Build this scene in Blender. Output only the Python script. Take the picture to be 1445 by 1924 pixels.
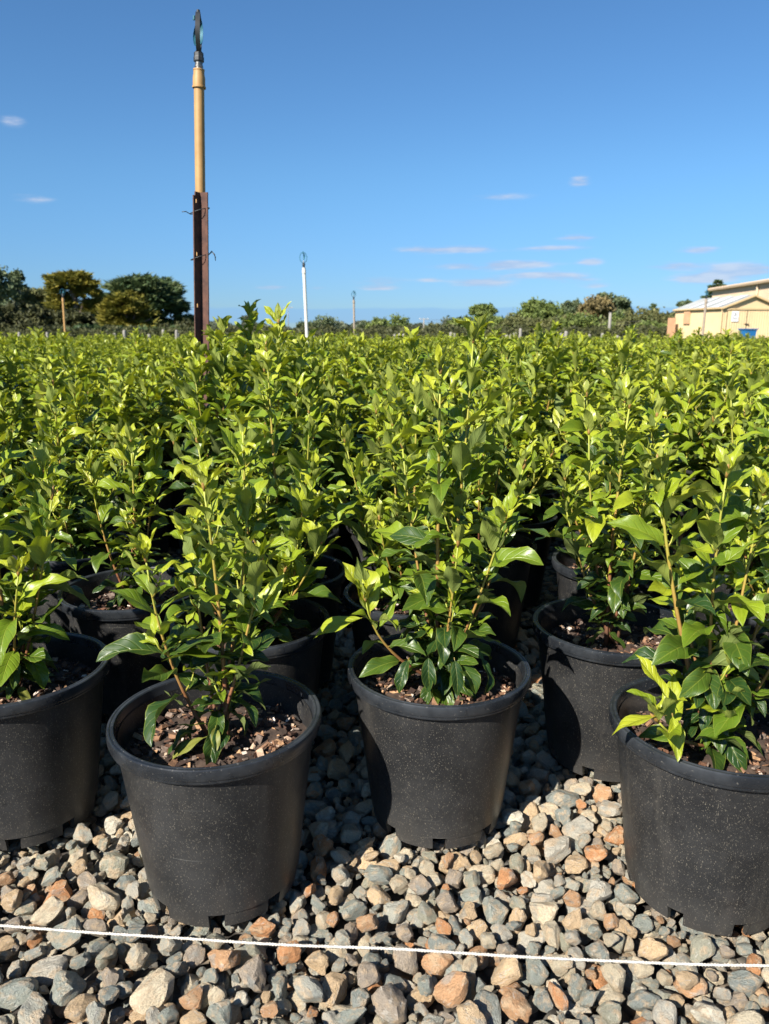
import bpy, math, random
import numpy as np
from mathutils import Matrix, Vector, Euler

for o in list(bpy.data.objects):
    bpy.data.objects.remove(o)
scene = bpy.context.scene
COL = scene.collection
R = math.radians
PI = math.pi

# ------------------------------------------------------------------ camera
EYE = 0.803
PITCH = math.atan(342 / 1450)
cam_d = bpy.data.cameras.new('camera')
cam = bpy.data.objects.new('camera', cam_d)
COL.objects.link(cam)
cam.location = (0, 0, EYE)
cam.rotation_euler = (PI / 2 - PITCH, 0, 0)
cam_d.sensor_fit = 'VERTICAL'
cam_d.sensor_height = 24
cam_d.lens = 1450 / 1924 * 24
cam_d.clip_start = 0.02
cam_d.clip_end = 6000
cam_d.dof.use_dof = True
cam_d.dof.focus_distance = 1.3
cam_d.dof.aperture_fstop = 6.0
scene.camera = cam

# ------------------------------------------------------------------ light and sky
SUN_EL = R(37)
SUN_AZ = R(39)            # to the left of straight behind the camera
to_sun = Vector((-math.sin(SUN_AZ) * math.cos(SUN_EL), -math.cos(SUN_AZ) * math.cos(SUN_EL), math.sin(SUN_EL)))
sun_d = bpy.data.lights.new('sun', 'SUN')
sun_d.energy = 5.0
sun_d.angle = R(0.53)
sun_d.color = (1.0, 0.94, 0.85)
sun = bpy.data.objects.new('sun', sun_d)
COL.objects.link(sun)
sun.rotation_euler = to_sun.to_track_quat('Z', 'Y').to_euler()

world = bpy.data.worlds.new('World')
scene.world = world
world.use_nodes = True
wt = world.node_tree
wt.nodes.clear()


def nd(t, kind, **kw):
    n = t.nodes.new(kind)
    for k, v in kw.items():
        if k == 'inp':
            for a, b in v.items():
                n.inputs[a].default_value = b
        else:
            setattr(n, k, v)
    return n


def mth(t, op, a, b=None, c=None, clamp=False):
    n = t.nodes.new('ShaderNodeMath')
    n.operation = op
    n.use_clamp = clamp
    for i, v in enumerate((a, b, c)):
        if v is None:
            continue
        if isinstance(v, (int, float)):
            n.inputs[i].default_value = v
        else:
            t.links.new(v, n.inputs[i])
    return n.outputs[0]


def mixc(t, fac, a, b, mode='MIX'):
    n = t.nodes.new('ShaderNodeMix')
    n.data_type = 'RGBA'
    n.blend_type = mode
    for s, v in ((n.inputs[0], fac), (n.inputs[6], a), (n.inputs[7], b)):
        if isinstance(v, (int, float)):
            s.default_value = v
        elif isinstance(v, tuple):
            s.default_value = v if len(v) == 4 else v + (1,)
        else:
            t.links.new(v, s)
    return n.outputs[2]


def ramp(t, fac, stops, interp='LINEAR'):
    n = t.nodes.new('ShaderNodeValToRGB')
    cr = n.color_ramp
    cr.interpolation = interp
    while len(cr.elements) < len(stops):
        cr.elements.new(0.5)
    for e, (p, c) in zip(cr.elements, stops):
        e.position = p
        e.color = (c if len(c) == 4 else tuple(c) + (1,)) if isinstance(c, tuple) else (c, c, c, 1)
    if fac is not None:
        t.links.new(fac, n.inputs[0])
    return n.outputs[0]


def smooth(t, x, a, b):
    n = t.nodes.new('ShaderNodeMapRange')
    n.interpolation_type = 'SMOOTHSTEP'
    t.links.new(x, n.inputs[0])
    n.inputs[1].default_value = a
    n.inputs[2].default_value = b
    return n.outputs[0]


sky = nd(wt, 'ShaderNodeTexSky', sky_type='NISHITA', sun_disc=False, sun_elevation=SUN_EL,
         sun_rotation=PI + SUN_AZ, altitude=50, air_density=1.0, dust_density=0.15, ozone_density=3.0)
SKY_STRENGTH = 0.054
skyc = mixc(wt, 1.0, sky.outputs[0], (SKY_STRENGTH,) * 3, 'MULTIPLY')
geo = nd(wt, 'ShaderNodeTexCoord')
sep = nd(wt, 'ShaderNodeSeparateXYZ')
wt.links.new(geo.outputs['Generated'], sep.inputs[0])
az = mth(wt, 'ARCTAN2', sep.outputs[0], sep.outputs[1])
el = mth(wt, 'ARCSINE', sep.outputs[2])
skyc = mixc(wt, 1.0, skyc, mixc(wt, smooth(wt, el, 0.20, 0.0), (0.58, 0.90, 1.15), (0.42, 0.66, 1.07)), 'MULTIPLY')
cmb = nd(wt, 'ShaderNodeCombineXYZ')
wt.links.new(mth(wt, 'MULTIPLY', az, 14.0), cmb.inputs[0])
wt.links.new(mth(wt, 'MULTIPLY', el, 95.0), cmb.inputs[1])
noi = nd(wt, 'ShaderNodeTexNoise', inp={'Scale': 1.0, 'Detail': 6.0, 'Roughness': 0.62})
wt.links.new(cmb.outputs[0], noi.inputs['Vector'])
nz = noi.outputs[0]
tot = None
# low fair-weather clouds: azimuth, elevation (pixel columns and rows of the photograph), half sizes
CLOUDS = [(800, 470, 46, 6, 1), (884, 468, 40, 6, 1), (918, 500, 95, 7, 1), (905, 531, 48, 9, 1.1), (1020, 517, 62, 6, 1), (1078, 526, 38, 6, .8),
          (1085, 448, 30, 6, 1), (1090, 341, 17, 9, .9), (930, 370, 60, 6, .6), (1110, 492, 20, 6, .9), (1040, 467, 60, 5, .8), (1315, 470, 30, 6, .9),
          (1270, 500, 46, 7, .9), (1400, 508, 50, 11, 1.3), (1315, 523, 42, 9, 1.0), (715, 528, 45, 6, .9), (712, 541, 36, 5, .8), (512, 540, 34, 4, .7),
          (597, 542, 16, 4, .6), (808, 526, 20, 4, .6), (60, 373, 30, 6, .7), (22, 228, 18, 8, .8), (1120, 537, 25, 5, .6), (960, 495, 60, 5, .7), (1420, 540, 60, 5, .6)]
for px, py, wx, wy, s in CLOUDS:
    dx, dz = (px - 722.5) / 1450, (962 - py) / 1450
    v = Vector((dx, math.cos(PITCH) + dz * math.sin(PITCH), -math.sin(PITCH) + dz * math.cos(PITCH))).normalized()
    a0, e0 = math.atan2(v.x, v.y), math.asin(v.z)
    p = mth(wt, 'MULTIPLY', mth(wt, 'SUBTRACT', az, a0), 1450 / wx)
    q = mth(wt, 'MULTIPLY', mth(wt, 'SUBTRACT', el, e0), 1450 / wy)
    d2 = mth(wt, 'MULTIPLY_ADD', q, q, mth(wt, 'MULTIPLY', p, p))
    g = mth(wt, 'MULTIPLY', mth(wt, 'EXPONENT', mth(wt, 'MULTIPLY', d2, -0.9)), s)
    tot = g if tot is None else mth(wt, 'ADD', tot, g)
cmask = smooth(wt, mth(wt, 'MULTIPLY', tot, mth(wt, 'SUBTRACT', mth(wt, 'MULTIPLY', nz, 4.2), 1.15)), 0.12, 0.95)
# the same kind of cloud, thinly, round the rest of the horizon
band = mth(wt, 'MULTIPLY', smooth(wt, el, 0.035, 0.06), smooth(wt, el, 0.12, 0.08))
away = smooth(wt, mth(wt, 'ABSOLUTE', az), 0.5, 0.8)
cm2 = mth(wt, 'MULTIPLY', mth(wt, 'MULTIPLY', band, away), smooth(wt, nz, 0.58, 0.75))
cmask = mth(wt, 'MULTIPLY', mth(wt, 'MAXIMUM', cmask, cm2), 0.72, clamp=True)
bank = mth(wt, 'MULTIPLY', smooth(wt, el, 0.006, 0.011), smooth(wt, mth(wt, 'ADD', el, mth(wt, 'MULTIPLY', nz, 0.012)), 0.0345, 0.0305))
skyc = mixc(wt, mth(wt, 'MULTIPLY', bank, 0.55), skyc, (0.119, 0.238, 0.41))
skyc = mixc(wt, cmask, skyc, mixc(wt, smooth(wt, nz, 0.42, 0.66), (0.21, 0.265, 0.375), (0.31, 0.335, 0.395)))
bg = nd(wt, 'ShaderNodeBackground')
wt.links.new(skyc, bg.inputs[0])
bg.inputs[1].default_value = 1.0
wo = nd(wt, 'ShaderNodeOutputWorld')
wt.links.new(bg.outputs[0], wo.inputs[0])

scene.view_settings.view_transform = 'Standard'
scene.view_settings.look = 'None'
scene.view_settings.exposure = 1.1
scene.view_settings.gamma = 1.0
scene.render.engine = 'CYCLES'
scene.cycles.use_denoising = True
scene.cycles.max_bounces = 8
scene.cycles.diffuse_bounces = 3
scene.cycles.transmission_bounces = 4
scene.cycles.sample_clamp_indirect = 6

rng = random.Random(11)
nrg = np.random.default_rng(7)


# ------------------------------------------------------------------ helpers
def at(px, py, Y):
    """world point on the ray of photo pixel (px, py) at ground distance Y"""
    k = (962 - py) / 1450
    c, s = math.cos(PITCH), math.sin(PITCH)
    z = Y * (k * c - s) / (c + k * s)
    d = Y * c - z * s
    return Vector(((px - 722.5) / 1450 * d, Y, z + EYE))


def empty(name, loc=(0, 0, 0), rz=0):
    o = bpy.data.objects.new(name, None)
    o.empty_display_size = 0.1
    COL.objects.link(o)
    o.location = loc
    o.rotation_euler = (0, 0, rz)
    return o


def link(name, me, parent=None, mat=None):
    o = bpy.data.objects.new(name, me)
    COL.objects.link(o)
    o.parent = parent
    if mat is not None and not me.materials:
        me.materials.append(mat)
    return o


def tag(o, label=None, cat=None, group=None, kind=None):
    for k, v in (('label', label), ('category', cat), ('group', group), ('kind', kind)):
        if v:
            o[k] = v
    return o


class MB:
    """collects shapes into one mesh"""

    def __init__(self):
        self.v, self.f, self.a, self.uv, self.mi = [], [], [], [], []
        self.n = 0

    def add(self, v, f, attr=None, uv=None, mi=0):
        v = [tuple(p) for p in v]
        self.v += v
        self.f += [tuple(i + self.n for i in q) for q in f]
        self.mi += [mi] * len(f)
        self.a += list(attr) if attr is not None else [0.0] * len(v)
        self.uv += list(uv) if uv is not None else [(0, 0)] * len(v)
        self.n += len(v)
        return self

    def box(self, lo, hi, M=None, mi=0):
        v = [Vector((x, y, z)) for z in (lo[2], hi[2]) for y in (lo[1], hi[1]) for x in (lo[0], hi[0])]
        if M is not None:
            v = [M @ p for p in v]
        return self.add(v, [(0, 2, 3, 1), (4, 5, 7, 6), (0, 1, 5, 4), (2, 6, 7, 3), (0, 4, 6, 2), (1, 3, 7, 5)], mi=mi)

    def tube(self, pts, rad, n=8, attr=None, cap=True, M=None, mi=0):
        pts = [Vector(p) for p in pts]
        if isinstance(rad, (int, float)):
            rad = [rad] * len(pts)
        v, f, at_ = [], [], []
        ref = None
        for i, p in enumerate(pts):
            t = (pts[min(i + 1, len(pts) - 1)] - pts[max(i - 1, 0)]).normalized()
            if ref is None:
                ref = t.orthogonal().normalized()
            ref = (ref - t * ref.dot(t)).normalized()
            b = t.cross(ref)
            for k in range(n):
                a = 2 * PI * k / n
                q = p + (ref * math.cos(a) + b * math.sin(a)) * rad[i]
                v.append(M @ q if M is not None else q)
                at_.append(attr[i] if attr else 0.0)
        for i in range(len(pts) - 1):
            for k in range(n):
                f.append((i * n + k, i * n + (k + 1) % n, (i + 1) * n + (k + 1) % n, (i + 1) * n + k))
        if cap:
            f.append(tuple(range(n - 1, -1, -1)))
            f.append(tuple(range((len(pts) - 1) * n, len(pts) * n)))
        return self.add(v, f, at_, mi=mi)

    def lathe(self, prof, n=48, skip=None, M=None, closed=False, mi=0):
        v = [(r * math.cos(2 * PI * k / n), r * math.sin(2 * PI * k / n), z) for r, z in prof for k in range(n)]
        if M is not None:
            v = [M @ Vector(p) for p in v]
        f = []
        m = len(prof)
        for i in range(m if closed else m - 1):
            j = (i + 1) % m
            for k in range(n):
                if skip and skip(i, k):
                    continue
                f.append((i * n + k, i * n + (k + 1) % n, j * n + (k + 1) % n, j * n + k))
        return self.add(v, f, mi=mi)

    def mesh(self, name, mats=(), smooth_angle=None, smooth_all=False, attr=None, uv=False):
        me = bpy.data.meshes.new(name)
        me.from_pydata(self.v, [], self.f)
        for m in mats:
            me.materials.append(m)
        if len(mats) > 1:
            me.polygons.foreach_set('material_index', self.mi)
        if attr:
            a = me.attributes.new(attr, 'FLOAT', 'POINT')
            a.data.foreach_set('value', self.a)
        if uv:
            l = me.uv_layers.new(name='UVMap')
            vi = np.empty(len(me.loops), dtype=np.int32)
            me.loops.foreach_get('vertex_index', vi)
            l.data.foreach_set('uv', np.array(self.uv, dtype=np.float32)[vi].ravel())
        if smooth_all or smooth_angle:
            me.polygons.foreach_set('use_smooth', [True] * len(me.polygons))
        if smooth_angle:
            me.set_sharp_from_angle(angle=R(smooth_angle))
        me.update()
        return me


def material(name):
    m = bpy.data.materials.new(name)
    m.use_nodes = True
    t = m.node_tree
    return m, t, t.nodes['Principled BSDF']


def noise(t, scale, detail=3, rough=0.5, vec=None, coord='Object'):
    n = nd(t, 'ShaderNodeTexNoise', inp={'Scale': scale, 'Detail': detail, 'Roughness': rough})
    if vec is None:
        tc = nd(t, 'ShaderNodeTexCoord')
        vec = tc.outputs[coord]
    t.links.new(vec, n.inputs['Vector'])
    return n.outputs[0]


def bump(t, b, h, strength=0.3, dist=0.002):
    n = nd(t, 'ShaderNodeBump', inp={'Strength': strength, 'Distance': dist})
    t.links.new(h, n.inputs['Height'])
    t.links.new(n.outputs[0], b.inputs['Normal'])
    return n


def simple(name, col, rough=0.6, var=0.15, scale=20, metal=0.0, col2=None, bmp=0.0, spec=0.5, coord='Object'):
    m, t, b = material(name)
    n = noise(t, scale, 5, 0.6, coord=coord)
    c2 = col2 or tuple(x * (1 - var * 2) for x in col)
    c1 = col if col2 else tuple(min(1, x * (1 + var)) for x in col)
    t.links.new(ramp(t, n, [(0.3, c2), (0.7, c1)]), b.inputs['Base Color'])
    b.inputs['Roughness'].default_value = rough
    b.inputs['Metallic'].default_value = metal
    b.inputs['Specular IOR Level'].default_value = spec
    if bmp:
        bump(t, b, n, bmp, 0.004)
    return m


# ------------------------------------------------------------------ materials
def leaf_material():
    m, t, b = material('leaf')
    uvn = nd(t, 'ShaderNodeUVMap', uv_map='UVMap')
    sp = nd(t, 'ShaderNodeSeparateXYZ')
    t.links.new(uvn.outputs[0], sp.inputs[0])
    u = mth(t, 'ABSOLUTE', mth(t, 'MULTIPLY_ADD', sp.outputs[0], 2.0, -1.0))
    v = sp.outputs[1]
    age = nd(t, 'ShaderNodeAttribute', attribute_name='age').outputs['Fac']
    oi = nd(t, 'ShaderNodeObjectInfo').outputs['Random']
    ge = nd(t, 'ShaderNodeNewGeometry')
    rnd = mth(t, 'FRACT', mth(t, 'MULTIPLY_ADD', ge.outputs['Random Per Island'], 7.31, mth(t, 'MULTIPLY', oi, 5.77)))
    a = mth(t, 'ADD', age, mth(t, 'MULTIPLY', mth(t, 'SUBTRACT', rnd, 0.5), 0.34), clamp=True)
    blot = noise(t, 55, 3, 0.6)
    a = mth(t, 'ADD', a, mth(t, 'MULTIPLY', mth(t, 'SUBTRACT', blot, 0.5), 0.22), clamp=True)
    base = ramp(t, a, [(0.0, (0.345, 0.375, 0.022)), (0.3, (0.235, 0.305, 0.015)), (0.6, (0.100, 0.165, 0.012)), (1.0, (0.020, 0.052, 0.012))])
    # paler midrib and veins; margin colour stands in for light glowing through the edge
    rib = smooth(t, u, 0.065, 0.02)
    vein = nd(t, 'ShaderNodeTexWave', wave_type='BANDS', bands_direction='X', inp={'Scale': 1.0, 'Distortion': 0.0})
    cx = nd(t, 'ShaderNodeCombineXYZ')
    t.links.new(mth(t, 'MULTIPLY_ADD', u, -0.55, mth(t, 'MULTIPLY', v, 2.1)), cx.inputs[0])
    t.links.new(cx.outputs[0], vein.inputs['Vector'])
    vn = smooth(t, vein.outputs['Fac'], 0.80, 1.0)
    marg_glow = smooth(t, u, 0.90, 0.985)
    pale = mixc(t, 0.45, base, (0.38, 0.42, 0.06))
    base2 = mixc(t, mth(t, 'MAXIMUM', mth(t, 'MULTIPLY', rib, 0.6), mth(t, 'MAXIMUM', mth(t, 'MULTIPLY', vn, 0.15), mth(t, 'MULTIPLY', marg_glow, 0.7))), base, pale)
    # stalk
    base2 = mixc(t, smooth(t, v, 0.10, 0.05), base2, (0.30, 0.20, 0.04))
    spot = mth(t, 'MULTIPLY', smooth(t, noise(t, 38, 4, 0.7), 0.68, 0.73), smooth(t, rnd, 0.5, 0.8))
    base2 = mixc(t, mth(t, 'MULTIPLY', spot, 0.8), base2, (0.16, 0.10, 0.03))
    under = mixc(t, 0.55, base2, (0.235, 0.275, 0.085))
    col = mixc(t, ge.outputs['Backfacing'], base2, under)
    t.links.new(col, b.inputs['Base Color'])
    rg = mth(t, 'MULTIPLY_ADD', ge.outputs['Backfacing'], 0.25, mth(t, 'MULTIPLY_ADD', blot, 0.20, 0.27))
    t.links.new(rg, b.inputs['Roughness'])
    b.inputs['Specular IOR Level'].default_value = 0.5
    bn = bump(t, b, mth(t, 'ADD', mth(t, 'MULTIPLY', vn, -1.0), mth(t, 'MULTIPLY', rib, -1.5)), 0.5, 0.0012)
    tr = nd(t, 'ShaderNodeBsdfTranslucent')
    t.links.new(mixc(t, 1.0, base2, (1.25, 1.2, 0.55), 'MULTIPLY'), tr.inputs[0])
    mx = nd(t, 'ShaderNodeMixShader', inp={0: 0.24})
    t.links.new(b.outputs[0], mx.inputs[1])
    t.links.new(tr.outputs[0], mx.inputs[2])
    t.links.new(mx.outputs[0], t.nodes['Material Output'].inputs[0])
    return m


M_LEAF = leaf_material()

M_STEM, t, b = material('stem')
sa = nd(t, 'ShaderNodeAttribute', attribute_name='age').outputs['Fac']
sn = noise(t, 90, 4)
t.links.new(ramp(t, mth(t, 'MULTIPLY_ADD', sn, 0.3, mth(t, 'SUBTRACT', sa, 0.15)), [(0.0, (0.09, 0.048, 0.028)), (0.3, (0.19, 0.075, 0.032)), (0.6, (0.32, 0.20, 0.045)), (0.95, (0.30, 0.33, 0.04))]), b.inputs['Base Color'])
b.inputs['Roughness'].default_value = 0.55

M_BUD = simple('bud', (0.26, 0.17, 0.035), 0.5, 0.2, 60)

# black recycled plastic with pale flecks, dust and scuffs
M_POT, t, b = material('pot_plastic')
tc = nd(t, 'ShaderNodeTexCoord')
oi = nd(t, 'ShaderNodeObjectInfo').outputs['Random']
off = nd(t, 'ShaderNodeVectorMath', operation='ADD')
cx = nd(t, 'ShaderNodeCombineXYZ')
for i in range(3):
    t.links.new(mth(t, 'MULTIPLY', oi, 3.7 + i), cx.inputs[i])
t.links.new(tc.outputs['Object'], off.inputs[0])
t.links.new(cx.outputs[0], off.inputs[1])
PV = off.outputs[0]
fl1 = noise(t, 420, 2, 0.5, vec=PV)
mp = nd(t, 'ShaderNodeMapping', inp={'Scale': (1, 1, 0.35), 'Rotation': (0.5, 0.4, 0.3)})
t.links.new(PV, mp.inputs[0])
fl2 = noise(t, 700, 1, 0.5, vec=mp.outputs[0])
vor = nd(t, 'ShaderNodeTexVoronoi', inp={'Scale': 160})
t.links.new(PV, vor.inputs['Vector'])
fleck = mth(t, 'MAXIMUM', mth(t, 'MAXIMUM', smooth(t, fl1, 0.645, 0.72), smooth(t, fl2, 0.66, 0.73)), mth(t, 'MULTIPLY', smooth(t, vor.outputs['Distance'], 0.13, 0.07), 0.8))
dust = noise(t, 9, 5, 0.65, vec=PV)
low = nd(t, 'ShaderNodeSeparateXYZ')
t.links.new(tc.outputs['Object'], low.inputs[0])
splash = mth(t, 'MULTIPLY', smooth(t, mth(t, 'MULTIPLY_ADD', dust, 0.10, low.outputs[2]), 0.13, 0.03), 0.35)
pc = mixc(t, smooth(t, dust, 0.35, 0.75), (0.016, 0.0165, 0.0175), (0.036, 0.036, 0.036))
mp3 = nd(t, 'ShaderNodeMapping', inp={'Scale': (22, 22, 2.2)})
t.links.new(PV, mp3.inputs[0])
stk = noise(t, 1.0, 4, 0.6, vec=mp3.outputs[0])
pc = mixc(t, mth(t, 'MULTIPLY', smooth(t, stk, 0.54, 0.72), 0.45), pc, (0.060, 0.056, 0.050))
blo = noise(t, 26, 3, 0.55, vec=PV)
pc = mixc(t, mth(t, 'MULTIPLY', smooth(t, blo, 0.66, 0.72), 0.5), pc, (0.012, 0.012, 0.013))
pc = mixc(t, splash, pc, (0.075, 0.068, 0.058))
mp2 = nd(t, 'ShaderNodeMapping', inp={'Scale': (6, 6, 260)})
t.links.new(PV, mp2.inputs[0])
scr = noise(t, 1.0, 2, 0.5, vec=mp2.outputs[0])
scm = mth(t, 'MULTIPLY', smooth(t, scr, 0.70, 0.76), smooth(t, noise(t, 7, 1, vec=PV), 0.55, 0.66))
pc = mixc(t, mth(t, 'MULTIPLY', fleck, 0.65), pc, (0.16, 0.145, 0.115))
pc = mixc(t, mth(t, 'MULTIPLY', scm, 0.5), pc, (0.13, 0.13, 0.12))
t.links.new(pc, b.inputs['Base Color'])
t.links.new(mth(t, 'MULTIPLY_ADD', dust, 0.25, 0.26), b.inputs['Roughness'])
b.inputs['Specular IOR Level'].default_value = 0.32
bump(t, b, mth(t, 'ADD', fl1, mth(t, 'MULTIPLY', dust, 2)), 0.12, 0.001)

M_RIM, t, b = material('rim_plastic')
n1 = noise(t, 14, 5, 0.65)
n2 = noise(t, 300, 2)
pc = mixc(t, smooth(t, n1, 0.35, 0.7), (0.012, 0.014, 0.017), (0.034, 0.038, 0.043))
pc = mixc(t, mth(t, 'MULTIPLY', smooth(t, n2, 0.66, 0.74), 0.5), pc, (0.16, 0.15, 0.13))
t.links.new(pc, b.inputs['Base Color'])
t.links.new(mth(t, 'MULTIPLY_ADD', n1, 0.25, 0.16), b.inputs['Roughness'])

M_SOIL = simple('potting_soil', (0.085, 0.055, 0.038), 0.95, 0.3, 60, bmp=0.8, col2=(0.018, 0.011, 0.008))
M_CHIP, t, b = material('bark_chip')
ge = nd(t, 'ShaderNodeNewGeometry')
ch = ramp(t, ge.outputs['Random Per Island'], [(0.0, (0.037, 0.017, 0.010)), (0.25, (0.075, 0.035, 0.020)), (0.45, (0.144, 0.067, 0.035)), (0.62, (0.250, 0.135, 0.073)), (0.74, (0.213, 0.157, 0.122)), (0.86, (0.425, 0.248, 0.127)), (0.94, (0.500, 0.356, 0.245)), (0.98, (0.775, 0.648, 0.539))], 'CONSTANT')
cn = noise(t, 130, 5, 0.7)
t.links.new(mixc(t, mth(t, 'MULTIPLY', smooth(t, cn, 0.62, 0.35), 0.65), ch, mixc(t, 1.0, ch, (0.3, 0.27, 0.25), 'MULTIPLY')), b.inputs['Base Color'])
b.inputs['Roughness'].default_value = 0.85
bump(t, b, cn, 0.8, 0.002)

M_STONE, t, b = material('stone')
oi = nd(t, 'ShaderNodeObjectInfo').outputs['Random']
pal = ramp(t, oi, [(0.00, (0.266, 0.284, 0.243)), (0.13, (0.355, 0.350, 0.291)), (0.25, (0.205, 0.224, 0.202)), (0.36, (0.451, 0.390, 0.279)), (0.47, (0.307, 0.298, 0.225)),
                   (0.57, (0.520, 0.377, 0.225)), (0.66, (0.410, 0.383, 0.315)), (0.75, (0.471, 0.271, 0.142)), (0.81, (0.300, 0.251, 0.196)), (0.88, (0.573, 0.488, 0.344)), (0.94, (0.492, 0.238, 0.106)), (0.975, (0.615, 0.568, 0.451))], 'CONSTANT')
tc = nd(t, 'ShaderNodeTexCoord')
cx = nd(t, 'ShaderNodeCombineXYZ')
for i in range(3):
    t.links.new(mth(t, 'MULTIPLY', oi, 57.3 + 31 * i), cx.inputs[i])
off = nd(t, 'ShaderNodeVectorMath', operation='ADD')
t.links.new(tc.outputs['Object'], off.inputs[0])
t.links.new(cx.outputs[0], off.inputs[1])
SV = off.outputs[0]
s1 = noise(t, 1.3, 5, 0.62, vec=SV)
s2 = noise(t, 9, 6, 0.72, vec=SV)
s3 = noise(t, 0.9, 3, 0.5, vec=SV)
c = mixc(t, mth(t, 'MULTIPLY', smooth(t, s1, 0.46, 0.64), 0.7), pal, (0.50, 0.37, 0.235))
c = mixc(t, mth(t, 'MULTIPLY', smooth(t, s3, 0.56, 0.70), 0.6), c, (0.26, 0.275, 0.255))
vnm = nd(t, 'ShaderNodeMapping', inp={'Scale': (0.6, 3.2, 2.4)})
t.links.new(SV, vnm.inputs[0])
s4 = noise(t, 1.2, 4, 0.6, vec=vnm.outputs[0])
c = mixc(t, mth(t, 'MULTIPLY', smooth(t, s4, 0.60, 0.66), 0.5), c, (0.50, 0.47, 0.41))
c = mixc(t, 1.0, c, ramp(t, s2, [(0.25, 0.75), (0.5, 1.18), (0.75, 1.5)]), 'MULTIPLY')
t.links.new(c, b.inputs['Base Color'])
b.inputs['Roughness'].default_value = 0.85
b.inputs['Specular IOR Level'].default_value = 0.3
bump(t, b, mth(t, 'ADD', s2, mth(t, 'MULTIPLY', s1, 1.5)), 0.9, 0.008)

M_BED, t, b = material('gravel_bed')
vo = nd(t, 'ShaderNodeTexVoronoi', inp={'Scale': 34})
tc = nd(t, 'ShaderNodeTexCoord')
t.links.new(tc.outputs['Object'], vo.inputs['Vector'])
cr = ramp(t, vo.outputs['Color'], [(0.2, (0.05, 0.05, 0.045)), (0.5, (0.12, 0.105, 0.085)), (0.8, (0.20, 0.15, 0.10))])
t.links.new(mixc(t, smooth(t, vo.outputs['Distance'], 0.35, 0.75), cr, (0.03, 0.025, 0.02)), b.inputs['Base Color'])
b.inputs['Roughness'].default_value = 0.95
bump(t, b, mth(t, 'MULTIPLY', vo.outputs['Distance'], -1), 1.0, 0.02)

M_GRASS, t, b = material('pasture')
g1 = noise(t, 0.05, 6, 0.6)
g2 = noise(t, 3.0, 6, 0.7)
c = ramp(t, g1, [(0.3, (0.045, 0.07, 0.016)), (0.55, (0.075, 0.095, 0.022)), (0.75, (0.12, 0.11, 0.04))])
t.links.new(mixc(t, 1.0, c, ramp(t, g2, [(0.3, 0.6), (0.7, 1.2)]), 'MULTIPLY'), b.inputs['Base Color'])
b.inputs['Roughness'].default_value = 0.95


def foliage(name, c_dark, c_mid, c_light, trans=0.2, scale=0.5):
    m, t, b = material(name)
    ge = nd(t, 'ShaderNodeNewGeometry')
    n = noise(t, scale, 4, 0.6)
    f = mth(t, 'ADD', mth(t, 'MULTIPLY', ge.outputs['Random Per Island'], 0.5), mth(t, 'MULTIPLY_ADD', n, 1.3, -0.4), clamp=True)
    c = ramp(t, f, [(0.1, c_dark), (0.5, c_mid), (0.9, c_light)])
    t.links.new(c, b.inputs['Base Color'])
    b.inputs['Roughness'].default_value = 0.6
    b.inputs['Specular IOR Level'].default_value = 0.25
    tr = nd(t, 'ShaderNodeBsdfTranslucent')
    t.links.new(c, tr.inputs[0])
    mx = nd(t, 'ShaderNodeMixShader', inp={0: trans})
    t.links.new(b.outputs[0], mx.inputs[1])
    t.links.new(tr.outputs[0], mx.inputs[2])
    t.links.new(mx.outputs[0], t.nodes['Material Output'].inputs[0])
    return m


F_GOLD = foliage('golden_conifer', (0.059, 0.072, 0.013), (0.167, 0.155, 0.022), (0.285, 0.227, 0.032))
F_DARK = foliage('dark_conifer', (0.034, 0.064, 0.027), (0.073, 0.109, 0.039), (0.129, 0.151, 0.053))
F_GUM = foliage('gum_leaves', (0.053, 0.083, 0.045), (0.112, 0.143, 0.068), (0.180, 0.203, 0.090))
F_SCRUB = foliage('olive_scrub', (0.066, 0.080, 0.032), (0.124, 0.131, 0.046), (0.190, 0.182, 0.066))
F_GREEN = foliage('green_leaves', (0.065, 0.093, 0.029), (0.130, 0.172, 0.043), (0.201, 0.237, 0.057))
F_BROWN = foliage('brown_green', (0.093, 0.078, 0.039), (0.186, 0.147, 0.062), (0.265, 0.202, 0.078))
F_FAR = foliage('far_leaves', (0.062, 0.078, 0.051), (0.099, 0.114, 0.067), (0.135, 0.150, 0.083))
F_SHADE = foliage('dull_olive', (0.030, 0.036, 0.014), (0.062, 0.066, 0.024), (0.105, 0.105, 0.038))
M_BARK = simple('bark', (0.17, 0.125, 0.09), 0.9, 0.2, 6)
M_PALEBARK = simple('pale_bark', (0.36, 0.32, 0.27), 0.9, 0.15, 6)

# ------------------------------------------------------------------ the ground
me = MB()
S = 3000
me.add([(-S, -S, -0.075), (S, -S, -0.075), (S, S, -0.075), (-S, S, -0.075)], [(0, 1, 2, 3)])
ground = link('ground', me.mesh('ground', [M_GRASS]))
tag(ground, 'rough green pasture running to the horizon beyond the plants', 'ground', kind='structure')

FIELD_END = 19.0
BX0, BX1, BY0, BY1 = -1.15, 1.15, 0.45, 2.05      # where the stones are piled one on another
bed = MB()
xs = [-26, BX0, BX1, 30]
ys = [-6, BY0, BY1, FIELD_END + 1.5]
vs, idx = [], {}
for (i, j) in [(i, j) for i in range(3) for j in range(3)]:
    z = -0.042 if (i, j) == (1, 1) else -0.012
    n0 = len(vs)
    vs += [(xs[i], ys[j], z), (xs[i + 1], ys[j], z), (xs[i + 1], ys[j + 1], z), (xs[i], ys[j + 1], z)]
    bed.add(vs[n0:], [(0, 1, 2, 3)])
gravel_bed = link('gravel_bed', bed.mesh('gravel_bed', [M_BED]))
tag(gravel_bed, 'bed of loose grey and tan crushed stone under the pots', 'gravel', kind='structure')


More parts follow.
